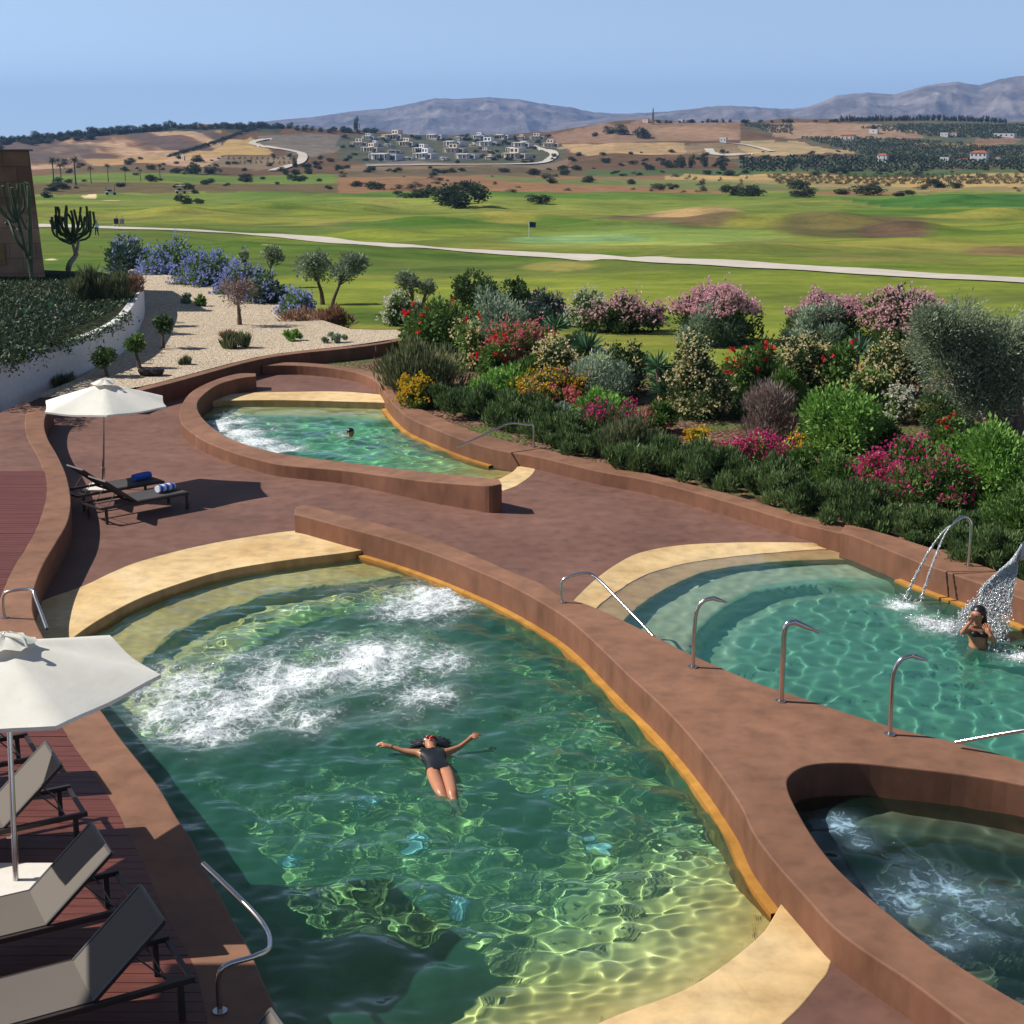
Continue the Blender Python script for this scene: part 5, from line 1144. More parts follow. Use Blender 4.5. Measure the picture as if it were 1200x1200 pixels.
rail('short steel handrail at the left edge of the big pool',(5,724),ZC,[(5,724,0),(4,700,0),(11,693,0),(36,691,0),(42,702,-.2),(55,737,-1.0)])
rail('long curved steel handrail at the near left of the big pool',(258,1186),ZC,[(258,1186,0),(256,1150,0),(264,1132,.02),(300,1120,.15),(316,1108,.4),(303,1076,.9),(238,1012,1.7)])
rail('slanting steel handrail cut by the right edge',(1290,905),ZW,[(1290,905,0),(1290,862,0),(1270,850,.05),(1200,856,.3),(1120,870,.7)])
def spout(label,foot,zb,pts,r=.028,flat=1.,tip=None):
    b=P(*foot,zb); base=Vector(b); o_=[]
    for (x,y,dy) in pts:
        Yw=b[1]+dy; a=PITCH+math.atan((y-600)/F); z=H-Yw*math.tan(a); D_=Yw*CP+(H-z)*SP; o_.append(Vector(((x-600)/F*D_,Yw,z))-base)
    root=thing('water_spout',b,label,'water spout'); n=len(o_)
    MB().tube([tuple(q) for q in o_[:-1]],r,14,sm=7).build('post',M['steel'],root,sm=True)
    d=(o_[-1]-o_[-2]); MB().tube([tuple(o_[-2]-d*.06),tuple(o_[-2]+d*.35),tuple(o_[-1])],[r*1.12,r*1.0*flat,r*.42],14).build('nozzle',M['steel'],root,sm=True)
    MB().tube([(0,0,.001),(0,0,.018)],.07,20).build('flange',M['steel'],root,sm=True); return root
spout('slim steel spout on the long wall, first of three from the handrail',(812,782),ZW,[(812,782,0),(814,735,0),(817,714,0),(825,704,0),(836,701,0),(852,706,0)])
spout('thick steel spout with pointed nozzle on the long wall, middle of three',(915,822),ZW,[(915,822,0),(918,765,0),(919,742,0),(923,731,0),(932,729,0),(960,741,0)],r=.036)
spout('slim steel spout on the long wall, closest to the whirlpool',(1043,861),ZW,[(1043,861,0),(1045,810,0),(1048,787,0),(1056,773,0),(1070,768.5,0),(1087,774,0)])
js=spout('steel spout pouring two thin jets into the green pool',(1135,663),.4,[(1135,663,0),(1138,622,0),(1136,610,0),(1129,606,-.05),(1122,610,-.1),(1115,616,-.15)])
# blade spout at the right edge
b=P(1232,690,.4); root=thing('water_spout',b,'wide steel blade spout cut by the right edge, pouring a sheet of water','water spout'); s=depth(b)/F
q=lambda x,y,dy=0:((x-1232)*s,dy,(690-y)*s/CP)
MB().tube([q(1232,690),q(1232,640),q(1226,634)],.04,12,sm=3).build('post',M['steel'],root,sm=True)
MB().add([q(1226,628,.1),q(1226,640,-.1),q(1181,645,-.45),q(1196,636,.1),q(1226,631,.1),q(1226,643,-.1),q(1181,648,-.45),q(1196,639,.1)],[(0,1,2,3),(7,6,5,4),(1,5,6,2),(2,6,7,3),(0,4,5,1),(3,7,4,0)]).build('blade',M['steel'],root)
# falling water
m,nt,out=newmat('falling_water'); d=N(nt,'ShaderNodeBsdfDiffuse'); d.inputs[0].default_value=(.85,.88,.9,1); gl=N(nt,'ShaderNodeBsdfGlossy',Roughness=.15); mx=N(nt,'ShaderNodeMixShader'); mx.inputs[0].default_value=.35; tr=N(nt,'ShaderNodeBsdfTransparent'); m2=N(nt,'ShaderNodeMixShader'); m2.inputs[0].default_value=.35
nt.links.new(d.outputs[0],mx.inputs[1]); nt.links.new(gl.outputs[0],mx.inputs[2]); nt.links.new(mx.outputs[0],m2.inputs[1]); nt.links.new(tr.outputs[0],m2.inputs[2]); nt.links.new(m2.outputs[0],out.inputs[0]); M['fall']=m
def drops(name,label,cat,P0,D0,sz,r,parent=None):
    n=len(P0); oc=np.array([(1,0,0),(0,1,0),(-1,0,0),(0,-1,0),(0,0,1),(0,0,-1)],float); fc=np.array([(0,1,4),(1,2,4),(2,3,4),(3,0,4),(1,0,5),(2,1,5),(3,2,5),(0,3,5)])
    D0=D0/np.linalg.norm(D0,axis=1,keepdims=True); s1=np.cross(D0,r.normal(size=(n,3)));s1/=np.linalg.norm(s1,axis=1,keepdims=True); s2=np.cross(D0,s1)
    L=sz*r.uniform(1.2,3.2,n); w_=sz*r.uniform(.5,1,n)
    V=P0[:,None]+oc[None,:,0,None]*(s1*w_[:,None])[:,None]+oc[None,:,1,None]*(s2*w_[:,None])[:,None]+oc[None,:,2,None]*(D0*L[:,None])[:,None]
    Fq=(fc[None]+6*np.arange(n)[:,None,None]).reshape(-1,3); o=mobj(name,npmesh(name,V.reshape(-1,3),Fq,M['fall'],smoothf=True),parent)
    if label: tag(o,label,cat)
    return o
r=np.random.default_rng(8)
def jetpts(a,b,n,spread,arc=.12):
    t=r.random(n); a=np.array(a);b=np.array(b); p=a+(b-a)*np.stack([t,t,t**1.55],1)+r.normal(size=(n,3))*(spread*(.25+t))[:,None]
    d=(b-a)*np.stack([t*0+1,t*0+1,1.55*t**.55],1); return p,d
tipw=P(1115,663,.4); a=PITCH+math.atan((616-600)/F); b0=P(1135,663,.4); Yw=b0[1]-.15; z=H-Yw*math.tan(a); tipw=((1115-600)/F*(Yw*CP+(H-z)*SP),Yw,z)
p1,d1=jetpts(tipw,P(1060,703,ZP3),1100,.009); p2,d2=jetpts(tipw,P(1078,708,ZP3),1100,.009)
drops('water_jet','left of the two thin water jets from the steel spout','water jet',p1,d1,.01,r); drops('water_jet','right of the two thin water jets from the steel spout','water jet',p2,d2,.01,r)
# sheet
la=np.array(P(1232,690,.4)); tl=la+np.array(q(1174,650,-.45)); trr=la+np.array(q(1196,639,.1)); bl_=np.array(P(1112,742,ZP3)); br_=np.array(P(1176,752,ZP3))
n=15000; u=r.random(n); t=r.random(n); top=tl+(trr-tl)*u[:,None]; bot=bl_+(br_-bl_)*u[:,None]; p=top+(bot-top)*np.stack([t,t,t**1.5],1)+r.normal(size=(n,3))*(.006+.05*t**2)[:,None]; keepp=fbm(u*9,t*5,1,3,2)>(.22+.16*t); p=p[keepp]; d=((bot-top)*np.stack([t*0+1,t*0+1,1.5*t**.5],1))[keepp]
drops('water_curtain','fan-shaped sheet of water falling beside the standing woman','waterfall',p,d,.011,r)
# splash droplets over churning areas
def splash(label,spots,zw,n,hmax,sz):
    P0=[]
    for (x,y,rx,ry,s) in spots:
        c=np.array(P(x,y,zw)); ex=abs(P(x+rx,y,zw)[0]-c[0]); ey=abs(P(x,y-ry,zw)[1]-c[1]); k=int(n*s*rx*ry/4500)+8
        a=r.normal(size=(k,2))*.55; P0.append(np.stack([c[0]+a[:,0]*ex,c[1]+a[:,1]*ey,zw+.02+np.abs(r.normal(size=k))*hmax*np.exp(-(a**2).sum(1))],1))
    P0=np.concatenate(P0); o=drops('splash_droplets',None,None,P0,unit(len(P0),r),sz,r); tag(o,kind='stuff')
splash('',[(500,705,55,22,1),(440,775,70,30,1),(395,785,50,24,.9),(330,800,60,28,1),(280,830,60,30,1),(225,800,40,22,.9),(240,855,60,22,.8),(500,815,45,16,.8)],ZP1,150,.1,.011)
splash('',[(1058,708,18,6,3),(1095,733,26,8,3),(1172,760,14,5,2),(1195,770,18,6,3)],ZP3,400,.1,.014)
splash('',[(262,497,16,12,2),(285,508,26,8,2),(300,518,30,7,2)],ZP2,300,.08,.014)
# pool lamps
lm_=simple('pale_lamp_glass',(.9,.95,.95),.3,.4,var=.02)
for (x,y,zf,zw,l) in ((485,1027,-1.1,0,'pale round lamp on the pool floor under the floating woman'),(530,1088,-.95,0,'pale round lamp on the pool floor by the shaded corner'),(430,985,-1.15,0,'pale round lamp on the pool floor left of the floating woman\'s feet'),(735,912,-1.1,0,'pale round lamp on the pool floor near the long wall'),(696,1025,-1.,0,'pale round lamp on the pool floor near the bright caustics'),(645,965,-1.1,0,'pale round lamp on the pool floor right of the floating woman'),(345,1050,-1.15,0,'pale round lamp on the pool floor close to the curved handrail')):
    c=P(x,y,zf); zz=float(zf1(np.array([c[0]]),np.array([c[1]]))[0]); root=thing('pool_lamp',(c[0],c[1],zz),l,'pool lamp')
    MB().tube([(0,0,.0),(0,0,.03)],.13,20).build('lens',lm_,root); MB().tube([(0,0,.0),(0,0,.018)],.16,20).build('rim',M['steel'],root)
    for ch in root.children: ch.cycles.is_caustics_receiver=True
# ================================================================== PEOPLE
def figure(name,nodes,edges,mat,parent=None,sub=2,rootn=0):
    me=bpy.data.meshes.new(name); ks=list(nodes); me.from_pydata([tuple(nodes[k][0]) for k in ks],[(ks.index(a),ks.index(b)) for a,b in edges],[])
    o=bpy.data.objects.new(name,me); COL.objects.link(o); md_=o.modifiers.new('s','SKIN'); md_.use_smooth_shade=True
    for i,k in enumerate(ks):
        rr_=nodes[k][1]; v=me.skin_vertices[0].data[i]; v.radius=(rr_,rr_) if np.isscalar(rr_) else rr_; v.use_root=(k==ks[rootn])
    ss=o.modifiers.new('u','SUBSURF'); ss.levels=ss.render_levels=sub
    bpy.context.view_layer.update(); dg=bpy.context.evaluated_depsgraph_get(); m2_=bpy.data.meshes.new_from_object(o.evaluated_get(dg)); m2_.name=name
    bpy.data.objects.remove(o); m2_.materials.clear(); m2_.materials.append(mat)
    for p_ in m2_.polygons: p_.use_smooth=True
    return mobj(name,m2_,parent)
def addface(mb_root,c,rx,f,upv,mats):
    """nose, eyes, lips as small shapes; c head centre, f facing, upv crown direction"""
    c=Vector(c); f=Vector(f).normalized(); u=Vector(upv).normalized(); s=f.cross(u)
    MB().ell(c+f*rx*.98-u*rx*.12,(rx*.16,)*3,8,6).ell(c+f*rx*1.0+u*rx*.02,(rx*.1,)*3,8,6).build('nose',M['skin'],mb_root,sm=True)
    e_=MB(); [e_.ell(c+f*rx*.86+u*rx*.18+s*q_*rx*.36,(rx*.12,rx*.12,rx*.12),8,6) for q_ in (-1,1)]; e_.build('eyes',M['hair'],mb_root,sm=True)
    MB().ell(c+f*rx*.86-u*rx*.5,(rx*.2,rx*.14,rx*.12),8,6).build('lips',M['lips'],mb_root,sm=True)
    e_=MB(); [e_.ell(c+s*q_*rx*.88+u*rx*.05,(rx*.14,rx*.2,rx*.22),8,6) for q_ in (-1,1)]; e_.build('ears',M['skin'],mb_root,sm=True)
M['lips']=simple('lips',(.45,.12,.1),.4,.4)
M['hairm']=M['hair']
def hand(wrist,dirv,side,sc_=1.,curl=.3,nodes=None,edges=None,pre='h',palmn=(0,0,1)):
    d=Vector(dirv).normalized(); n=Vector(palmn).normalized(); s=d.cross(n).normalized()*side; w_=Vector(wrist)
    nodes[pre+'p']=(w_+d*.045*sc_,.026*sc_); nodes[pre+'k']=(w_+d*.085*sc_,.03*sc_); edges+= [(pre+'w',pre+'p'),(pre+'p',pre+'k')]
def fingers(wrist,dirv,side,palmn,parent,sc_=1.,curl=.35):
    d=Vector(dirv).normalized(); n=Vector(palmn).normalized(); s=d.cross(n).normalized()*side; w_=Vector(wrist); mb=MB()
    mb.tube([tuple(w_-d*.03*sc_),tuple(w_+d*.02*sc_)],[.024*sc_,.026*sc_],10); Rm=Matrix((s,d,n)).transposed(); mb.ell(w_+d*.048*sc_,(.042*sc_,.05*sc_,.017*sc_),12,8,Rm)
    for i,(o_,L_) in enumerate(((-.03,.068),(-.01,.078),(.01,.074),(.028,.058))):
        a=w_+d*.075*sc_+s*o_*sc_; b=a+d*(L_*.5)*sc_+s*o_*.3*sc_; c=b+(d*math.cos(curl*2)-n*math.sin(curl*2))*L_*.55*sc_; mb.tube([tuple(a),tuple(b),tuple(c)],[.0095*sc_,.0085*sc_,.006*sc_],7,sm=2)
    a=w_+d*.025*sc_-s*.026*sc_; mb.tube([tuple(a),tuple(a+d*.03*sc_-s*.028*sc_),tuple(a+d*.06*sc_-s*.036*sc_-n*.01)],[.013*sc_,.0105*sc_,.007*sc_],7,sm=2)
    return mb
# --- floating woman
zb_=-.1
pel=Pv(514,904,zb_-.03)
def L3(x,y,z): return Pv(x,y,z)-pel
root=thing('person',tuple(pel),'woman in a black swimsuit floating on her back with arms spread wide','person')
n={}; n['pel']=((0,0,0),(.155,.115)); n['hipl']=(L3(507,907,zb_-.04),.1); n['hipr']=(L3(524,907,zb_-.04),.1)
n['waist']=(L3(511,896,zb_-.01),(.118,.09)); n['chest']=(L3(507,886,zb_+.01),(.145,.105)); n['neckb']=(L3(506,879.5,zb_+.03),(.075,.06)); n['neck']=(L3(505.5,877,zb_+.045),.048); n['head']=(L3(505,873,zb_+.06),.08); n['headt']=(L3(503.5,869,zb_+.05),.088); n['crown']=(L3(503,866.5,zb_+.02),.06)
n['shl']=(L3(494.5,883,zb_+.02),.055); n['ell']=(L3(473,880,zb_+.03),.036); n['wl']=(L3(456,874.5,zb_+.08),.024); n['hl']=(L3(450.5,873,zb_+.09),(.034,.018)); 
n['shr']=(L3(519.5,883.5,zb_+.02),.055); n['elr']=(L3(538,876,zb_+.05),.036); n['wr']=(L3(550.5,866,zb_+.12),.024); n['hr']=(L3(555,862.5,zb_+.14),(.034,.018))
n['knl']=(L3(517,930,-.13),.072); n['calfl']=(L3(523,940,-.2),.058); n['anl']=(L3(532,953,-.24),.036); n['ftl']=(L3(530,961,-.19),.03)
n['knr']=(L3(530,929,-.1),.072); n['calfr']=(L3(532.5,940,-.17),.058); n['anr']=(L3(534.5,953,-.23),.036); n['ftr']=(L3(541,959,-.18),.03)
ed=[('pel','waist'),('waist','chest'),('chest','neckb'),('neckb','neck'),('neck','head'),('head','headt'),('headt','crown'),('chest','shl'),('shl','ell'),('ell','wl'),('wl','hl'),('chest','shr'),('shr','elr'),('elr','wr'),('wr','hr'),('pel','hipl'),('hipl','knl'),('knl','calfl'),('calfl','anl'),('anl','ftl'),('pel','hipr'),('hipr','knr'),('knr','calfr'),('calfr','anr'),('anr','ftr')]
bd_=figure('body',n,ed,M['skin'],root); bd_.cycles.is_caustics_receiver=True
vm=Vector(n['chest'][0]); vp=Vector((0,0,0)); ax=(vp-vm); al=ax.length; ax.normalize()
def garment(name,body,test,mat,parent,off=.007):
    me=body.data; keep=[p_ for p_ in me.polygons if test(p_.center)]; ids=sorted({v for p_ in keep for v in p_.vertices}); mp={v:i for i,v in enumerate(ids)}
    V=[me.vertices[v].co+me.vertices[v].normal*off for v in ids]; Fq=[tuple(mp[v] for v in p_.vertices) for p_ in keep]
    return mobj(name,npmesh(name,V,Fq,mat,smoothf=True),parent)
def suit(c):
    t=(c-vm).dot(ax)/al; sd=abs((c-vm-ax*(c-vm).dot(ax)).x); return -.26<t<1.22 and sd<(.165 if t>.15 else .14) and (t<1.0 or sd<.13-(t-1)*.3)
garment('swimsuit',bd_,suit,M['swim'],root)
mb=fingers(n['wl'][0],Vector(n['hl'][0])-Vector(n['wl'][0]),1,(0,0,1),root,1.15,.3); mb2=fingers(n['wr'][0],Vector(n['hr'][0])-Vector(n['wr'][0]),-1,(0,0,1),root,1.15,.3)
mb.build('hand_fingers',M['skin'],root,sm=True); mb2.build('hand_fingers',M['skin'],root,sm=True)
hc=(Vector(n['head'][0])+Vector(n['headt'][0]))/2; upv=(Vector(n['headt'][0])-Vector(n['neck'][0])).normalized()
addface(root,hc,.095,Vector((0,-.3,1)),upv,None)
gm=simple('red_goggle_lens',(.5,.03,.04),.2,.5); MB().ell(hc+Vector((-.03,.005,.09)),(.03,.02,.018),10,8).ell(hc+Vector((.03,.005,.09)),(.03,.02,.018),10,8).build('goggles',gm,root,sm=True)
hp=[];r=np.random.default_rng(3)
mb=MB(); mb.ell(hc+upv*.06-Vector((0,0,.012)),(.115,.1,.095),16,10)
for i in range(60):
    a=r.uniform(-1.9,1.9); l=r.uniform(.14,.27); d_=Vector((math.sin(a)*.95,math.cos(a)*1.1,0)); s_=hc+upv*.03+Vector((0,0,-.02))+d_*.06; e_=s_+d_*l; mb.tube([tuple(s_),tuple((s_+e_)/2+Vector((0,0,-.01))),(e_.x,e_.y,ZP1-pel.z+.03)],[.026,.02,.006],6,sm=3)
mb.build('hair',M['hair'],root,sm=True)
# --- woman under the waterfall
wb_=Pv(1146,757,ZP3); s=depth(wb_)/F
root=thing('person',tuple(wb_),'dark-haired woman standing in the green pool under the falling water, hands raised to her hair','person')
q=lambda x,y,dy=0:Vector(((x-1146)*s,dy,(757-y)*s/CP))
n={'pel':(q(1146,764),(.15,.11)),'waist':(q(1145.5,754),(.12,.09)),'chest':(q(1144,742),(.145,.1)),'neckb':(q(1144,736,.0),(.08,.065)),'neck':(q(1143.5,732.5),.048),'head':(q(1142,727,-.02),.075),'headt':(q(1142.5,722,-.01),.09),'crown':(q(1143,719,0),.06),
'shl':(q(1134.5,738.5,0),.052),'ell':(q(1125.5,740.5,-.12),.037),'wl':(q(1131,729,-.16),.024),'hl':(q(1134.5,725,-.13),(.03,.02)),
'shr':(q(1153.5,739,-.02),.052),'elr':(q(1158,750,-.16),.037),'wr':(q(1151,738,-.24),.024),'hr':(q(1148.5,733,-.2),(.03,.02)),
'hipl':(q(1141,770),.1),'hipr':(q(1151,770),.1),'knl':(q(1141,795,.05),.06),'knr':(q(1152,795,.05),.06),'anl':(q(1141,812,.1),.04),'anr':(q(1152,812,.1),.04)}
ed=[('pel','waist'),('waist','chest'),('chest','neckb'),('neckb','neck'),('neck','head'),('head','headt'),('headt','crown'),('chest','shl'),('shl','ell'),('ell','wl'),('wl','hl'),('chest','shr'),('shr','elr'),('elr','wr'),('wr','hr'),('pel','hipl'),('hipl','knl'),('knl','anl'),('pel','hipr'),('hipr','knr'),('knr','anr')]
b_=figure('body',n,ed,M['skin'],root); b_.cycles.is_caustics_receiver=True
MB().ell(q(1140,742,-.085),(.058,.04,.045),12,8).ell(q(1149,742.5,-.085),(.058,.04,.045),12,8).build('bikini_top',M['swim'],root,sm=True)
st_=MB(); st_.tube([tuple(q(1133,743,-.02)),tuple(q(1144,744,-.105)),tuple(q(1155,744,-.02))],.008,6,sm=4); st_.build('bikini_strap',M['swim'],root,sm=True)
for k_,w_ in (('hl','wl'),('hr','wr')): fingers(n[w_][0],Vector(n[k_][0])-Vector(n[w_][0]),1 if k_=='hl' else -1,(0,-1,0),root,1.,.4).build('hand_fingers',M['skin'],root,sm=True)
hc=(n['head'][0]+n['headt'][0])/2; addface(root,hc,.09,Vector((-.75,-.65,.05)),Vector((0,0,1)),None)
mb=MB(); mb.ell(hc+Vector((.035,.035,.035)),(.1,.1,.105),16,10)
for i in range(30):
    a=r.uniform(-.6,2.2); s_=hc+Vector((.06*math.cos(a)+.03,.06*math.sin(a)+.02,.0)); e_=s_+Vector((r.uniform(.0,.1),r.uniform(-.02,.08),-r.uniform(.3,.46))); mb.tube([tuple(s_),tuple((s_+e_)/2+Vector((.03,.03,0))),tuple(e_)],[.034,.028,.008],6,sm=3)
mb.build('hair',M['hair'],root,sm=True); root.scale=(1.15,1.15,1.12)
# --- swimmer
wb_=Pv(411,512,ZP2); s=depth(wb_)/F; root=thing('person',tuple(wb_),'dark-haired swimmer in the far pool with head and shoulders above water','person'); q=lambda x,y,dy=0:Vector(((x-411)*s,dy,(512-y)*s/CP))
n={'chest':(q(408,517,-.0),(.14,.1)),'waist':(q(402,521,.25),(.12,.09)),'pel':(q(396,523,.45),(.13,.1)),'kn':(q(386,526,.8),.08),'neckb':(q(409.5,512.5),(.07,.06)),'neck':(q(410.3,511),.05),'head':(q(411.5,508.5,-.01),.08),'headt':(q(411.5,506,0),.09),'crown':(q(411.3,504.5,0),.06),'shl':(q(405.5,513.5,-.02),.06),'ell':(q(399,513,-.1),.04),'wl':(q(393,512.5,-.05),.028),'shr':(q(415,514,.03),.06),'elr':(q(421,517,.05),.04)}
figure('body',n,[('chest','waist'),('waist','pel'),('pel','kn'),('chest','neckb'),('neckb','neck'),('neck','head'),('head','headt'),('headt','crown'),('chest','shl'),('shl','ell'),('ell','wl'),('chest','shr'),('shr','elr')],M['skin'],root)
hc=(n['head'][0]+n['headt'][0])/2; MB().ell(hc+Vector((-.02,.03,.045)),(.1,.105,.08),14,9).build('hair',M['hair'],root,sm=True); addface(root,hc,.09,Vector((.8,-.6,0)),Vector((0,0,1)),None)
# --- golfer
g0=ground(114,277); s=18/1742.
def std_person(pos,label,hgt,shirt,trou):
    root=thing('person',pos,label,'person'); k=hgt/1.75; v=lambda x,y,z:Vector((x*k,y*k,z*k))
    n={'pel':(v(0,0,.95),(.15*k,.11*k)),'waist':(v(0,0,1.1),(.13*k,.1*k)),'chest':(v(0,0,1.35),(.17*k,.12*k)),'neck':(v(0,0,1.52),.055*k),'head':(v(.01,-.01,1.62),.085*k),'crown':(v(0,0,1.7),.08*k),'shl':(v(-.18,0,1.42),.06*k),'ell':(v(-.25,-.03,1.15),.042*k),'wl':(v(-.22,-.15,.95),.03*k),'shr':(v(.18,0,1.42),.06*k),'elr':(v(.26,.02,1.16),.042*k),'wr':(v(.27,-.08,.93),.03*k),'hipl':(v(-.09,0,.9),.1*k),'knl':(v(-.12,-.05,.5),.065*k),'anl':(v(-.15,.02,.08),.045*k),'ftl':(v(-.15,-.12,.03),.04*k),'hipr':(v(.09,0,.9),.1*k),'knr':(v(.12,-.02,.5),.065*k),'anr':(v(.14,.1,.08),.045*k),'ftr':(v(.15,-.04,.03),.04*k)}
    figure('body',n,[('pel','waist'),('waist','chest'),('chest','neck'),('neck','head'),('head','crown'),('chest','shl'),('shl','ell'),('ell','wl'),('chest','shr'),('shr','elr'),('elr','wr'),('pel','hipl'),('hipl','knl'),('knl','anl'),('anl','ftl'),('pel','hipr'),('hipr','knr'),('knr','anr'),('anr','ftr')],M['skin'],root)
    big=lambda *ks:{q_:(n[q_][0],tuple(np.atleast_1d(n[q_][1])*1.15)*(1 if not np.isscalar(n[q_][1]) else 2)) for q_ in ks}
    figure('shirt',big('pel','waist','chest','shl','shr','ell','elr'),[('pel','waist'),('waist','chest'),('chest','shl'),('chest','shr'),('shl','ell'),('shr','elr')],shirt,root)
    figure('trousers',big('pel','hipl','knl','anl','hipr','knr','anr'),[('pel','hipl'),('hipl','knl'),('knl','anl'),('pel','hipr'),('hipr','knr'),('knr','anr')],trou,root)
    MB().ell(v(0,.01,1.72),(.1*k,.11*k,.06*k),12,8).build('cap',simple('cap_cloth',(.5,.2,.15),.8),root,sm=True); return root
std_person(g0,'golfer in a pale blue shirt and dark trousers standing by the white path',18/1742*g0[1]*1.02,simple('pale_blue_shirt',(.5,.58,.7),.8),simple('dark_blue_trousers',(.03,.05,.12),.8))
for i,(x,y,l) in enumerate(((64.5,270,'dark golf bag leaning by the cactus tree, left of two'),(70,271,'dark golf bag leaning by the cactus tree, right of two'))):
    g_=ground(x,y); root=thing('golf_bag',g_,l,'golf bag'); mb=MB(); mb.tube([(0,0,.1),(-.35,.1,1.15)],[.24,.26],12); mb.build('bag_body',M['black'],root,sm=True); mb=MB()
    for k in range(5): mb.tube([(-.3+.05*k,.05*k,1.1),(-.42+.06*k,.07*k,1.5)],.03,6)
    mb.build('club_heads',M['steel'],root)
for i,(x,y,l) in enumerate(((137,266,'small golf trolley on the path, left of two'),(143.5,266.5,'small golf trolley on the path, right of two'))):
    g_=ground(x,y); root=thing('golf_trolley',g_,l,'golf trolley'); MB().box(-.25,.25,-.2,.2,.35,1.0,bev=.08).build('bag',M['black'] if i==0 else M['road_grey'],root)
    for sx in (-.3,.3): MB().tube([(sx-.03,0,.16),(sx+.03,0,.16)],.16,12).build('wheel',M['white_paint'],root)
    MB().tube([(0,.1,.9),(0,.45,1.3)],.03,6).build('handle',M['dark_metal'],root)
for i,(x,y,l,tp) in enumerate(((130,228.5,'golf cart with dark body far out on the left fairway',M['road_grey']),(212,227,'golf cart with white roof beside a round bush',M['white_paint']))):
    g_=ground(x,y); root=thing('golf_cart',g_,l,'golf cart',rz=.2); k=1.25
    MB().box(-1.2*k,1.2*k,-.6*k,.6*k,.3*k,.75*k,bev=.12).build('body',M['white_paint'],root); rf_=MB().box(-1.1*k,1.0*k,-.62*k,.62*k,1.75*k,1.85*k,bev=.04).build('roof',tp,root)
    MB().box(-.7*k,.2*k,-.5*k,.5*k,.76*k,1.15*k,bev=.05).build('seat',M['black'],root)
    for sx in (-1,.85):
        for sy in (-.55,.55): MB().tube([(sx*k,sy*k,.7*k),(sx*k,sy*k,1.75*k)],.04,6).build('roof_post',M['dark_metal'],rf_)
    for sx in (-.8,.8):
        for sy in (-.6,.6): MB().tube([(sx*k,sy*k-.08,.28*k),(sx*k,sy*k+.08,.28*k)],.28*k,14).build('wheel',M['black'],root)
g_=ground(620,279.5); root=thing('golf_flag',g_,'golf flagstick with dark flag on the pale putting green','flag'); hF=19/1742*g_[1]
MB().tube([(0,0,0),(0,0,hF)],.045,6).build('flagstick',M['white_paint'],root); MB().add([(0,0,hF),(.75,.1,hF-.1),(.7,.1,hF-.65),(0,0,hF-.6),(0,.03,hF),(.75,.13,hF-.1),(.7,.13,hF-.65),(0,.03,hF-.6)],[(0,1,2,3),(7,6,5,4)]).build('flag',simple('navy_flag',(.02,.03,.08),.8),root)
for x,y,l in ((172,440,'left of two dark round bowls on the gravel'),(183,440,'right of two dark round bowls on the gravel')):
    b_=P(x,y,GRZ); root=thing('garden_bowl',b_,l,'bowl'); V=[];prof_=[(.05,.0),(.2,.03),(.26,.14),(.24,.22),(.2,.23),(.19,.17),(.05,.12),(.001,.12)]
    for rr_,z in prof_:
        for k in range(20): a=2*math.pi*k/20; V.append((rr_*math.cos(a),rr_*math.sin(a),z))
    MB().add(V,[(i*20+k,i*20+(k+1)%20,(i+1)*20+(k+1)%20,(i+1)*20+k) for i in range(7) for k in range(20)]).build('bowl',M['dark_metal'],root,sm=True)
    MB().ell((0,0,.14),(.17,.17,.06),14,8).build('stone_filling',simple('rosy_stone',(.4,.28,.26),.8),root,sm=True)
# ================================================================== FAR COUNTRY
def far_label(group_items): pass
r=np.random.default_rng(12)
def farproto(lm,n,k,seed,flat=1.,base=None,Lw=.085):
    rr_=np.random.default_rng(seed); n=int(n*2.2); p,d,v,cs,br=crown(n,.5,.5,1.,rr_,k,up=.2,core=.12,out=0); p[:,2]*=flat
    return leafmesh('crown',p,d,Lw*rr_.uniform(.7,1.3,n),Lw*.6,v,LM[lm],rr_)
FP={'bush':[farproto('pine',700,12,s_) for s_ in (1,2,3)],'scrub':[farproto('scrub',420,9,s_) for s_ in (4,5,6)],'tree':[farproto('pine',600,10,s_) for s_ in (7,8)],'olive':[farproto('scrub',260,4,s_) for s_ in (9,10)]}
def far(kind,x,y,w_,h_,label,cat,group,name,tall=False):
    g_=ground(x,y); s=math.hypot(g_[1])/F if 0 else depth(g_)/F; me=FP[kind][int(r.integers(0,len(FP[kind])))]
    o=mobj(name,me); o.location=(g_[0],g_[1],g_[2]-.1*h_*s); o.scale=(w_*s,w_*s*.9,h_*s*1.1); o.rotation_euler=(0,0,r.uniform(0,6.28)); tag(o,label,cat,group); return o
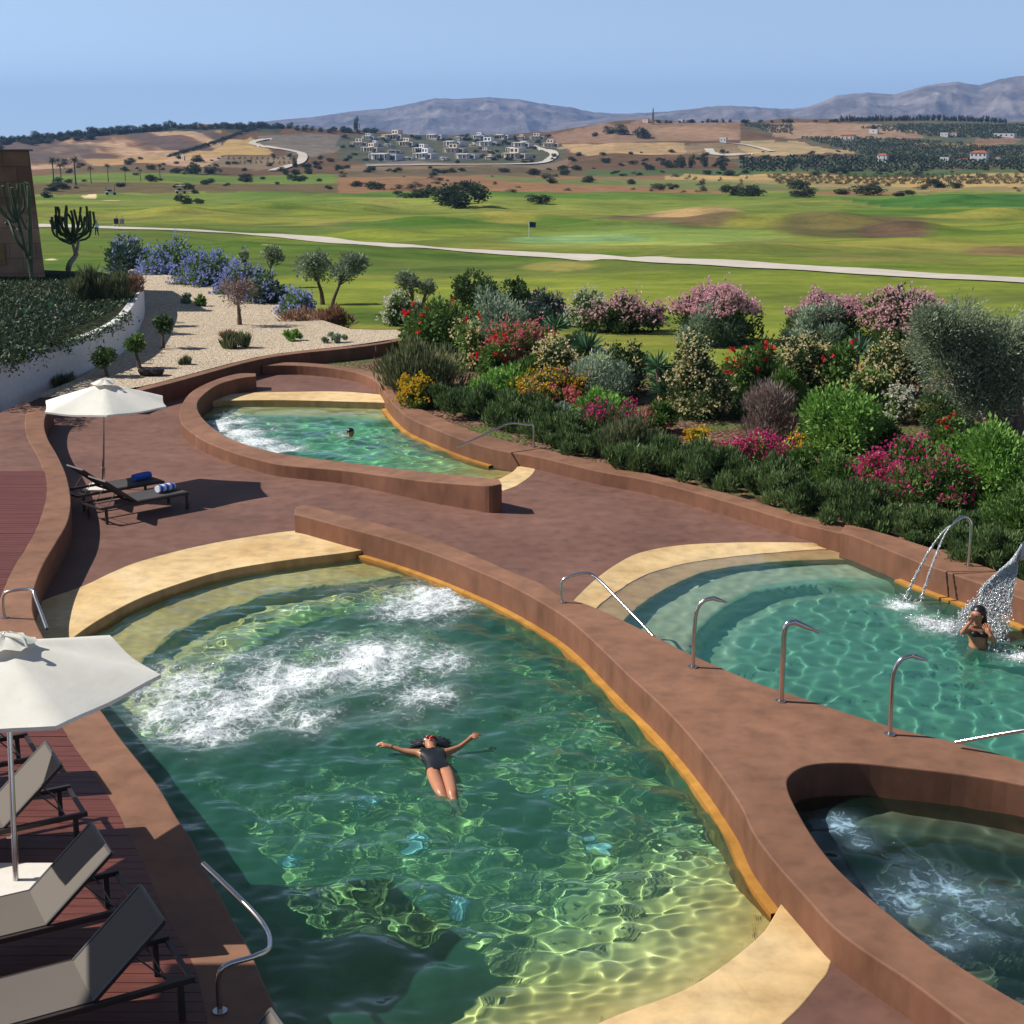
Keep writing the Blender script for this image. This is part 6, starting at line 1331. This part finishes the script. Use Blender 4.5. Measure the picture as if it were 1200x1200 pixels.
# named mid-distance bushes
mid=[(524,240,40,24,'left half of the big dark thicket on the far fairway'),(550,243,48,27,'right half of the big dark thicket on the far fairway'),(497,232,46,12,'low grey thicket left of the big dark one'),(540,226,40,14,'reddish shrub rising behind the big dark thicket'),
(630,239,26,12,'dark bush standing alone on the green right of the thicket'),(438,222,24,10,'round bush in the left dry strip'),(418,219,15,7,'small round bush next to the left dry strip'),(467,228,10,5,'tiny bush above the fairway dip'),(647,215,13,7,'rounded bush in the middle of the dry strip'),(690,214,15,8,'dark rounded bush right of the middle in the dry strip'),(740,216,10,6,'small bush in the rusty strip'),(770,221,18,6,'flat green bush in the rusty strip'),(790,222,12,6,'second flat green bush in the rusty strip'),(215,239,22,11,'dark bush in front of the white-roofed cart'),(233,239,12,7,'small bush right of the white-roofed cart'),(220,222,15,8,'round bush behind the white-roofed cart'),(228,227,9,5,'tiny bush between the cart bushes'),
(856,229,26,12,'left bush of the dark row on the right fairway'),(880,230,30,13,'largest bush of the dark row on the right fairway'),(935,231,20,9,'dark bush left of the purple scrub'),(948,231,16,12,'dark taller bush beside the purple scrub'),(935,222,26,12,'grey scrub behind the dark bush'),(1015,229,34,13,'purple-brown round scrub on the right'),(1095,220,22,11,'dark bush at the end of the orchard rows'),(1118,221,16,8,'low bush right of the orchard rows'),(1060,230,26,7,'low brown scrub between fairway and orchard'),(988,228,20,7,'pale scrub left of the purple scrub'),(55,232,14,8,'dark bush by the tower corner'),(62,224,20,9,'dark bush cluster near the tower'),(73,222,16,9,'dark bush right of the tower cluster')]
for i,(x,y,w_,h_,l) in enumerate(mid): far('bush',x,y,w_*1.15,h_*1.1,l,'bush','bushes on the golf course','bush')
# scattered scrub
def scatter(n,xr,yr,wr,kind,label,cat,group,name,asp=.5):
    for i in range(n):
        x=r.uniform(*xr); y=r.uniform(*yr); w_=r.uniform(*wr)*(0.7+.6*(y-yr[0])/(yr[1]-yr[0]+1)); far(kind,x,y,w_,w_*asp*r.uniform(.8,1.2),label,cat,group,name)
scatter(62,(395,1260),(203,226),(5,15),'scrub','low dry scrub bush in the rusty strip beyond the fairways','bush','scrub in the rusty strip','scrub_bush',.42)
scatter(44,(395,1250),(197,207),(6,16),'bush','dark bush in the belt below the villa hill','bush','dark belt of bushes','bush',.42)
scatter(70,(60,400),(186,222),(5,14),'bush','dark bush between the palms and the left fairways','bush','bushes under the left hill','bush',.5)
scatter(60,(660,1000),(178,206),(6,14),'bush','dark bush on the plain right of the villas','bush','bushes on the plain','bush',.5)
scatter(40,(800,1230),(204,214),(4,7),'olive','small young tree in the golden field','tree','young trees in the golden field','young_tree',.8)
for row in range(3):
    for i in range(30): x=905+i*11+row*5+r.uniform(-1,1); far('olive',x,209+row*3.2+r.uniform(-.4,.4),11,7,'dark orchard tree in the slanting rows at right','tree','orchard rows at right','orchard_tree')
for i in range(26): far('olive',268+(i%13)*6.5+r.uniform(-1,1),187+(i//13)*5+r.uniform(-.4,.4),3.6,4.2,'tiny tree of the young grove beside the winding road','tree','young grove by the winding road','orchard_tree')
# left hill hedges and crest trees
crest=[(x,float(ridge_y(x))+r.uniform(0,2.5)) for x in np.concatenate([np.arange(-10,330,5.2),np.arange(330,440,9)])]
for x,y in crest: s_=r.uniform(9,17) if x<200 else r.uniform(8,14); far('tree',x+r.uniform(-2,2),y+2.5,s_,s_*.66,'rounded dark tree on the crest of the left hill','tree','trees along the left crest','crest_tree')
for x,y in [(200+i*4.2,184-i*1.25-(.0 if i<12 else (i-12)*.3)) for i in range(24)]: far('bush',x,y,8,4.6,'dark bush in the diagonal hedgerow on the left hill','bush','diagonal hedgerow','hedgerow_bush')
for i in range(26): x=r.uniform(-5,120); far('bush',x,float(ridge_y(x))+r.uniform(4,12),r.uniform(8,15),r.uniform(4,7),'scrubby bush clinging to the eroded cliff','bush','bushes on the cliff','bush')
for x,y,w_,h_,l in ((152,193,16,10,'dark tree clump below the cliff, left'),(232,190,20,9,'dark tree clump by the ochre field'),(225,204,28,15,'big dark clump at the foot of the left hill'),(250,204,26,13,'dark clump right of the big one at the hill foot'),(208,203,16,8,'small dark clump at the hill foot'),(320,185,8,6,'round bush left of the road bend'),(340,184,8,5,'round bush inside the road bend'),(376,187,7,6,'single round bush right of the road bend'),(345,196,9,12,'dark tree at the foot of the winding road'),(335,205,9,8,'left bush below the road'),(345,205,11,8,'right bush below the road')): far('tree',x,y,w_,h_,l,'tree',None,'dark_tree')
# knolls with trees right of centre
for x,y,w_,h_,l in ((713,157,20,10,'dark tree clump on the brown hill, left'),(728,157,22,12,'dark tree clump on the brown hill, centre'),(751,162,22,15,'dark rounded clump right of the brown hill top'),(796,197,19,18,'broad dark tree on the plain'),(811,196,11,16,'slim dark tree second on the plain'),(825,196,11,20,'tallest dark pine on the plain'),(846,193,14,13,'loose dark tree right of the pines'),(1024,152,8,7,'dark tree beside the farm shed'),(418,151,9,17,'tall pale green tree on the crest'),(402,155,10,9,'dark tree left of the tall pale green tree'),(430,155,12,6,'low dark tree right of the tall pale green tree'),(697,160,10,6,'small dark tree on the slope of the brown hill'),(828,182,9,4,'dark shrub on the farm slope'),(1045,190,12,9,'dark tree beside the white farmhouse')): far('tree',x,y,w_,h_,l,'tree',None,'dark_tree')
for i in range(62): x=985+i*3.15+r.uniform(-1,1); far('tree',x,float(ridge_y(x))+1.2,4.6,r.uniform(5,9),'dark cypress-like tree in the belt on the right ridge','tree','tree belt on the right ridge','ridge_tree')
for i in range(30): x=r.uniform(770,985); far('tree',x,float(ridge_y(x))+1.6,r.uniform(4,8),r.uniform(3,5),'small dark tree on the distant right skyline','tree','skyline trees','skyline_tree')
for i in range(90):
    x=r.uniform(398,655); y=r.uniform(161,192); far('bush',x,y,r.uniform(5,10),r.uniform(3,4.6),'dark garden tree between the white villas','tree','trees between the villas','garden_tree')
# olive groves: uncountable far rows
def grove(label,polyp,dx,dy,size,skew=.5):
    x0,x1=min(a[0] for a in polyp),max(a[0] for a in polyp); y0,y1=min(a[1] for a in polyp),max(a[1] for a in polyp); V=[];Fc=[]
    oc=[(1,0,0),(0,1,0),(-1,0,0),(0,-1,0)]
    P0=[];row=0;y=y0
    while y<y1:
        x=x0+(row%2)*dx*skew
        while x<x1:
            if inside(np.array([x]),np.array([y]),polyp)[0] and r.random()<.9: P0.append((x+r.uniform(-.5,.5),y+r.uniform(-.25,.25)))
            x+=dx
        y+=dy; row+=1
    mb=MB()
    allp=[];alld=[];ls=[]
    for x,y in P0:
        g_=ground(x,y); s_=depth(g_)/F*size; u=unit(16,r); allp.append(np.array(g_)+np.array((0,0,s_*.4))+u*np.array((s_*.45,s_*.45,s_*.36))); alld.append(u); ls.append(np.full(16,s_*.55))
    p=np.concatenate(allp); tag(mobj('olive_grove',leafmesh('olive_grove',p,np.concatenate(alld),np.concatenate(ls),np.concatenate(ls)*.8,r.random(len(p)),LM['pine'],r)),kind='stuff')
grove('',[(1005,150),(1060,147),(1240,146),(1240,160),(1160,163),(1090,160)],4.2,1.5,3.4)
grove('',[(935,161),(1010,162),(1075,165),(1170,173),(1250,170),(1250,190),(1030,190),(1003,180)],4.4,1.7,3.6)
grove('',[(870,188),(1000,184),(1240,191),(1240,200),(870,202)],6.5,2.4,6)
grove('',[(868,146),(930,147),(930,158),(905,156)],4,1.4,3)
# palms
def palm():
    rr_=np.random.default_rng(77); root=bpy.data.objects.new('palm_tree',None); link(root)
    MB().tube([(0,0,0),(.1,0,4),(0,.05,8)],[.3,.2,.22],8,sm=4).build('trunk',M['bark'],root,sm=True)
    ps=[];ds=[];ls=[]
    for i in range(34):
        a=rr_.uniform(0,6.28); e_=rr_.uniform(-.5,1.2); L_=rr_.uniform(1.9,2.6)
        for t in np.linspace(.15,1,12):
            z=8.1+math.sin(e_)*L_*t-.9*t*t; rad=math.cos(e_)*L_*t; c=np.array((math.cos(a)*rad,math.sin(a)*rad,z))
            for s_ in (-1,1): ps.append(c+np.array((-math.sin(a),math.cos(a),-.3))*s_*.22); ds.append(np.array((-math.sin(a)*s_+math.cos(a)*.6,math.cos(a)*s_+math.sin(a)*.6,-.35))); ls.append(.65*(1-.5*t))
    ls=np.array(ls); mobj('crown',leafmesh('crown',np.array(ps),np.array(ds),ls,ls*.22,rr_.random(len(ls)),LM['pine'],rr_),root); return root
pp=palm(); pl=[(63,215,30,'leftmost tall palm of the row by the building'),(72,217,26,'shorter palm between two taller ones by the building'),(89,217,33,'tallest and fullest palm of the row'),(107,215,20,'thin palm fourth from the brown building'),(127,213,21,'thin palm fifth from the brown building'),(147,212,17,'thin palm sixth from the brown building'),(165,212,14,'smallest palm, seventh from the brown building'),(188,211,19,'last palm of the row, below the cliff end')]
for i,(x,y,h_,l) in enumerate(pl):
    o=pp if i==0 else copy_tree(pp); g_=ground(x,y); k=h_*depth(g_)/F/9.2; o.location=g_; o.scale=(k,k,k); o.rotation_euler=(0,0,i*1.3); tag(o,l,'palm tree','row of palms')
# villas
def villa(kind):
    root=bpy.data.objects.new('villa',None); link(root); wm_=M['white_paint'] if kind!=1 else M['cream_paint']
    mb=MB(); mb.box(-7,3,-3,4,0,3.1).box(3.01,7,-1.5,4,0,2.7)
    wl_=mb.build('wall',wm_,root)
    if kind!=2: MB().box(-5.5,1,0,4.02,3.12,5.6).build('upper_storey',wm_,root)
    MB().box(-7.1,3.1,-3.1,4.1,3.1-.001,3.3).build('roof',M['base_plate'],root) if kind==2 else None
    for x0,x1,z0,z1,y in ((-5.6,-4.0,.3,2.4,-3.04),(-1.6,-.4,.3,2.4,-3.04),(1.,2.2,1.,2.2,-3.04),(3.6,6.4,.3,2.3,-1.54)): MB().box(x0,x1,y-.05,y+.1,z0,z1).build('window',M['glass_dark'],wl_)
    if kind!=2:
        for x0,x1 in ((-4.8,-2.8),(-1.6,0.)): MB().box(x0,x1,-.08,.06,3.6,5.1).build('window',M['glass_dark'],root)
    pg=MB(); pg.box(-7,3,-5,-3.05,2.75,2.95)
    for x in (-6.8,-3.5,-.2,2.8): pg.box(x-.12,x+.12,-4.95,-4.7,0,2.74)
    pg.build('pergola',wm_,root); MB().box(-8.5,8.5,-6,5,-3,-.02).build('terrace',M['grey_stone'],root)
    return root
VP=[villa(0),villa(1),villa(2)]
vl=[(0,[(433,163,14),(465,163,23),(513,163,21),(563,162.5,16),(591,162.5,18),(631,163.5,16)],'top'),(1,[(423,171,18),(440,171,14),(478,171,20),(534,171,22),(574,171,22),(613,172,20),(647,172,18)],'second'),(2,[(437,178,22),(496,178,20),(534,179,22),(605,178,20)],'third'),(3,[(453,188,31),(500,186,26),(548,186,22),(606,186,27)],'lowest')]
usedp=set(); ki=0
for rowi,items,rn in vl:
    for j,(x,y,w_) in enumerate(items):
        k=[0,1,2,0,2,1][(ki*5+rowi)%6]; ki+=1; o=VP[k] if k not in usedp else copy_tree(VP[k]); usedp.add(k)
        g_=ground(x,y); sc2=w_*depth(g_)/F/12.5; o.location=g_; o.scale=(sc2,)*3; o.rotation_euler=(0,0,r.uniform(-1.0,-.5))
        tag(o,'flat-roofed white villa, %s from the left in the %s row of the far hillside'%(SCR[j],rn),'villa','white villas on the hillside')
for j,(x,y,w_,l) in enumerate(((450,163.5,12,'small villa squeezed between first and second in the top row'),(540,163.5,12,'small villa between third and fourth in the top row'),(612,163,11,'small villa between fifth and last in the top row'),(456,171.5,11,'small villa right of the second in the second row'),(556,171.5,10,'small villa between fourth and fifth in the second row'),(463,179.5,14,'small villa right of the first in the third row'),(570,179,13,'small villa left of the last in the third row'),(478,187.5,13,'small villa right of the first in the lowest row'),(575,186.5,12,'small villa left of the last in the lowest row'),(521,187,11,'small villa right of the second in the lowest row'))):
    o=copy_tree(VP[2 if j%2 else 1]); g_=ground(x,y); sc2=w_*depth(g_)/F/12.5; o.location=g_; o.scale=(sc2,)*3; o.rotation_euler=(0,0,r.uniform(-1.1,-.3)); tag(o,l,'villa','white villas on the hillside')
# farmhouses
def farm(x,y,w_,h_,label,roof=True,wins=4,storeys=2,wallm=None,nm='farmhouse'):
    g_=ground(x,y); s_=depth(g_)/F; W=w_*s_; Hh=h_*s_*1.1; root=thing(nm,g_,label,'farmhouse',rz=-.55); wallm=wallm or M['white_paint']
    hb=Hh*(.82 if roof else 1); MB().box(-W/2,W/2,-W*.3,W*.3,-2,hb).build('wall',wallm,root)
    if roof:
        e_=.04*W; MB().add([(-W/2-e_,-W*.3-e_,hb),(W/2+e_,-W*.3-e_,hb),(W/2+e_,W*.3+e_,hb),(-W/2-e_,W*.3+e_,hb),(-W*.3,0,Hh),(W*.3,0,Hh)],[(0,1,5,4),(1,2,5),(2,3,4,5),(3,0,4),(3,2,1,0)]).build('roof',M['roof_tile'],root)
    for f_ in range(storeys):
        for i in range(wins):
            cx=-W/2+W*(i+.5)/wins; z0=hb*(f_+.3)/storeys; MB().box(cx-W*.045,cx+W*.045,-W*.3-.05,-W*.3+.1,z0,z0+hb*.4/storeys).build('window',M['glass_dark'],root)
farm(1147,190,19,12,'large white two-storey farmhouse with red tiled roof on the right plain')
farm(1034,190.5,11.5,9.5,'small white farmhouse with red roof and dark tree at its right',wins=2)
farm(1107,190.5,10,5.5,'low white farm building left of the large farmhouse',wins=2,storeys=1,roof=False)
farm(1129,190.5,13,4,'long low red-roofed shed left of the large farmhouse',wins=1,storeys=1,nm='farm_shed')
farm(1169,189.5,6,5,'tiny white hut right of the large farmhouse',wins=1,storeys=1)
farm(994,165,16,7,'yellowish stone farm with red end wall among the fields',wins=3,storeys=1,wallm=M['cream_paint'])
farm(1024,156,10,4,'grey-white farm shed below the right ridge',wins=1,storeys=1,roof=False,nm='farm_shed')
farm(1107,160,9,4,'white cottage in the olive grove, left of two',wins=2,storeys=1,roof=False)
farm(1118,160,7,4,'white cottage in the olive grove, right of two',wins=1,storeys=1)
farm(1178,160.5,24,3.5,'long low white building high in the olive grove',wins=4,storeys=1,roof=False)
farm(848,167,8,5,'white house beside the farm road on the slope',wins=2,storeys=1,roof=False)
farm(798,144,5,3.5,'tiny white house on the skyline',wins=1,storeys=1,roof=False)
farm(757,143,7,4,'yellow hut on top of the brown hill',wins=1,storeys=1,wallm=M['cream_paint'])
farm(215,188,4,5,'small ruined stone tower below the cliff',wins=1,storeys=1,wallm=M['cream_paint'],roof=False,nm='stone_hut')
g_=ground(765,146); root=thing('radio_mast',g_,'thin lattice radio mast on the brown hill','mast'); hm=19*depth(g_)/F
mb=MB(); [mb.tube([(sx*1.2,sy*1.2,0),(0,0,hm)],.35,5) for sx,sy in ((-1,-1),(1,-1),(0,1))]; [mb.tube([(-1.2*(1-t),0,hm*t),(1.2*(1-t),0,hm*t)],.2,4) for t in np.linspace(.1,.9,8)]; mb.build('lattice',M['grey_stone'],root)
# unseen slab and block added outside the frame to shade the near water
sh=SD*(-1/ SD.z*-1); S0=Vector(P(590,1215,-.1)); zt=6.2
k_=(zt+.1)/(-SD.z); cr_=S0-SD*k_
root=thing('shade_caster',(cr_.x-3,cr_.y-4,0),'unseen slab and block added outside the left edge to shade the near water','building')
MB().box(1.2,3.0,-3,4.0,zt-.35-0,zt).build('roof',M['clad'],root); MB().box(-1.2,2.4,-12,-3.05,0,zt-.36).build('wall',M['clad'],root)  # roof and wall boxes of the added caster, sized for its shadow
# ------------------------------------------------------------------ haze
m,nt,out=newmat('haze_air'); pv=nt.nodes.new('ShaderNodeVolumePrincipled'); pv.inputs['Color'].default_value=(.3,.52,1,1); pv.inputs['Density'].default_value=.85e-4; pv.inputs['Anisotropy'].default_value=.0
nt.links.new(pv.outputs[0],out.inputs[1])
hz=MB().box(-9000,9000,-300,13500,-140,420).build('haze',m); tag(hz,kind='stuff')
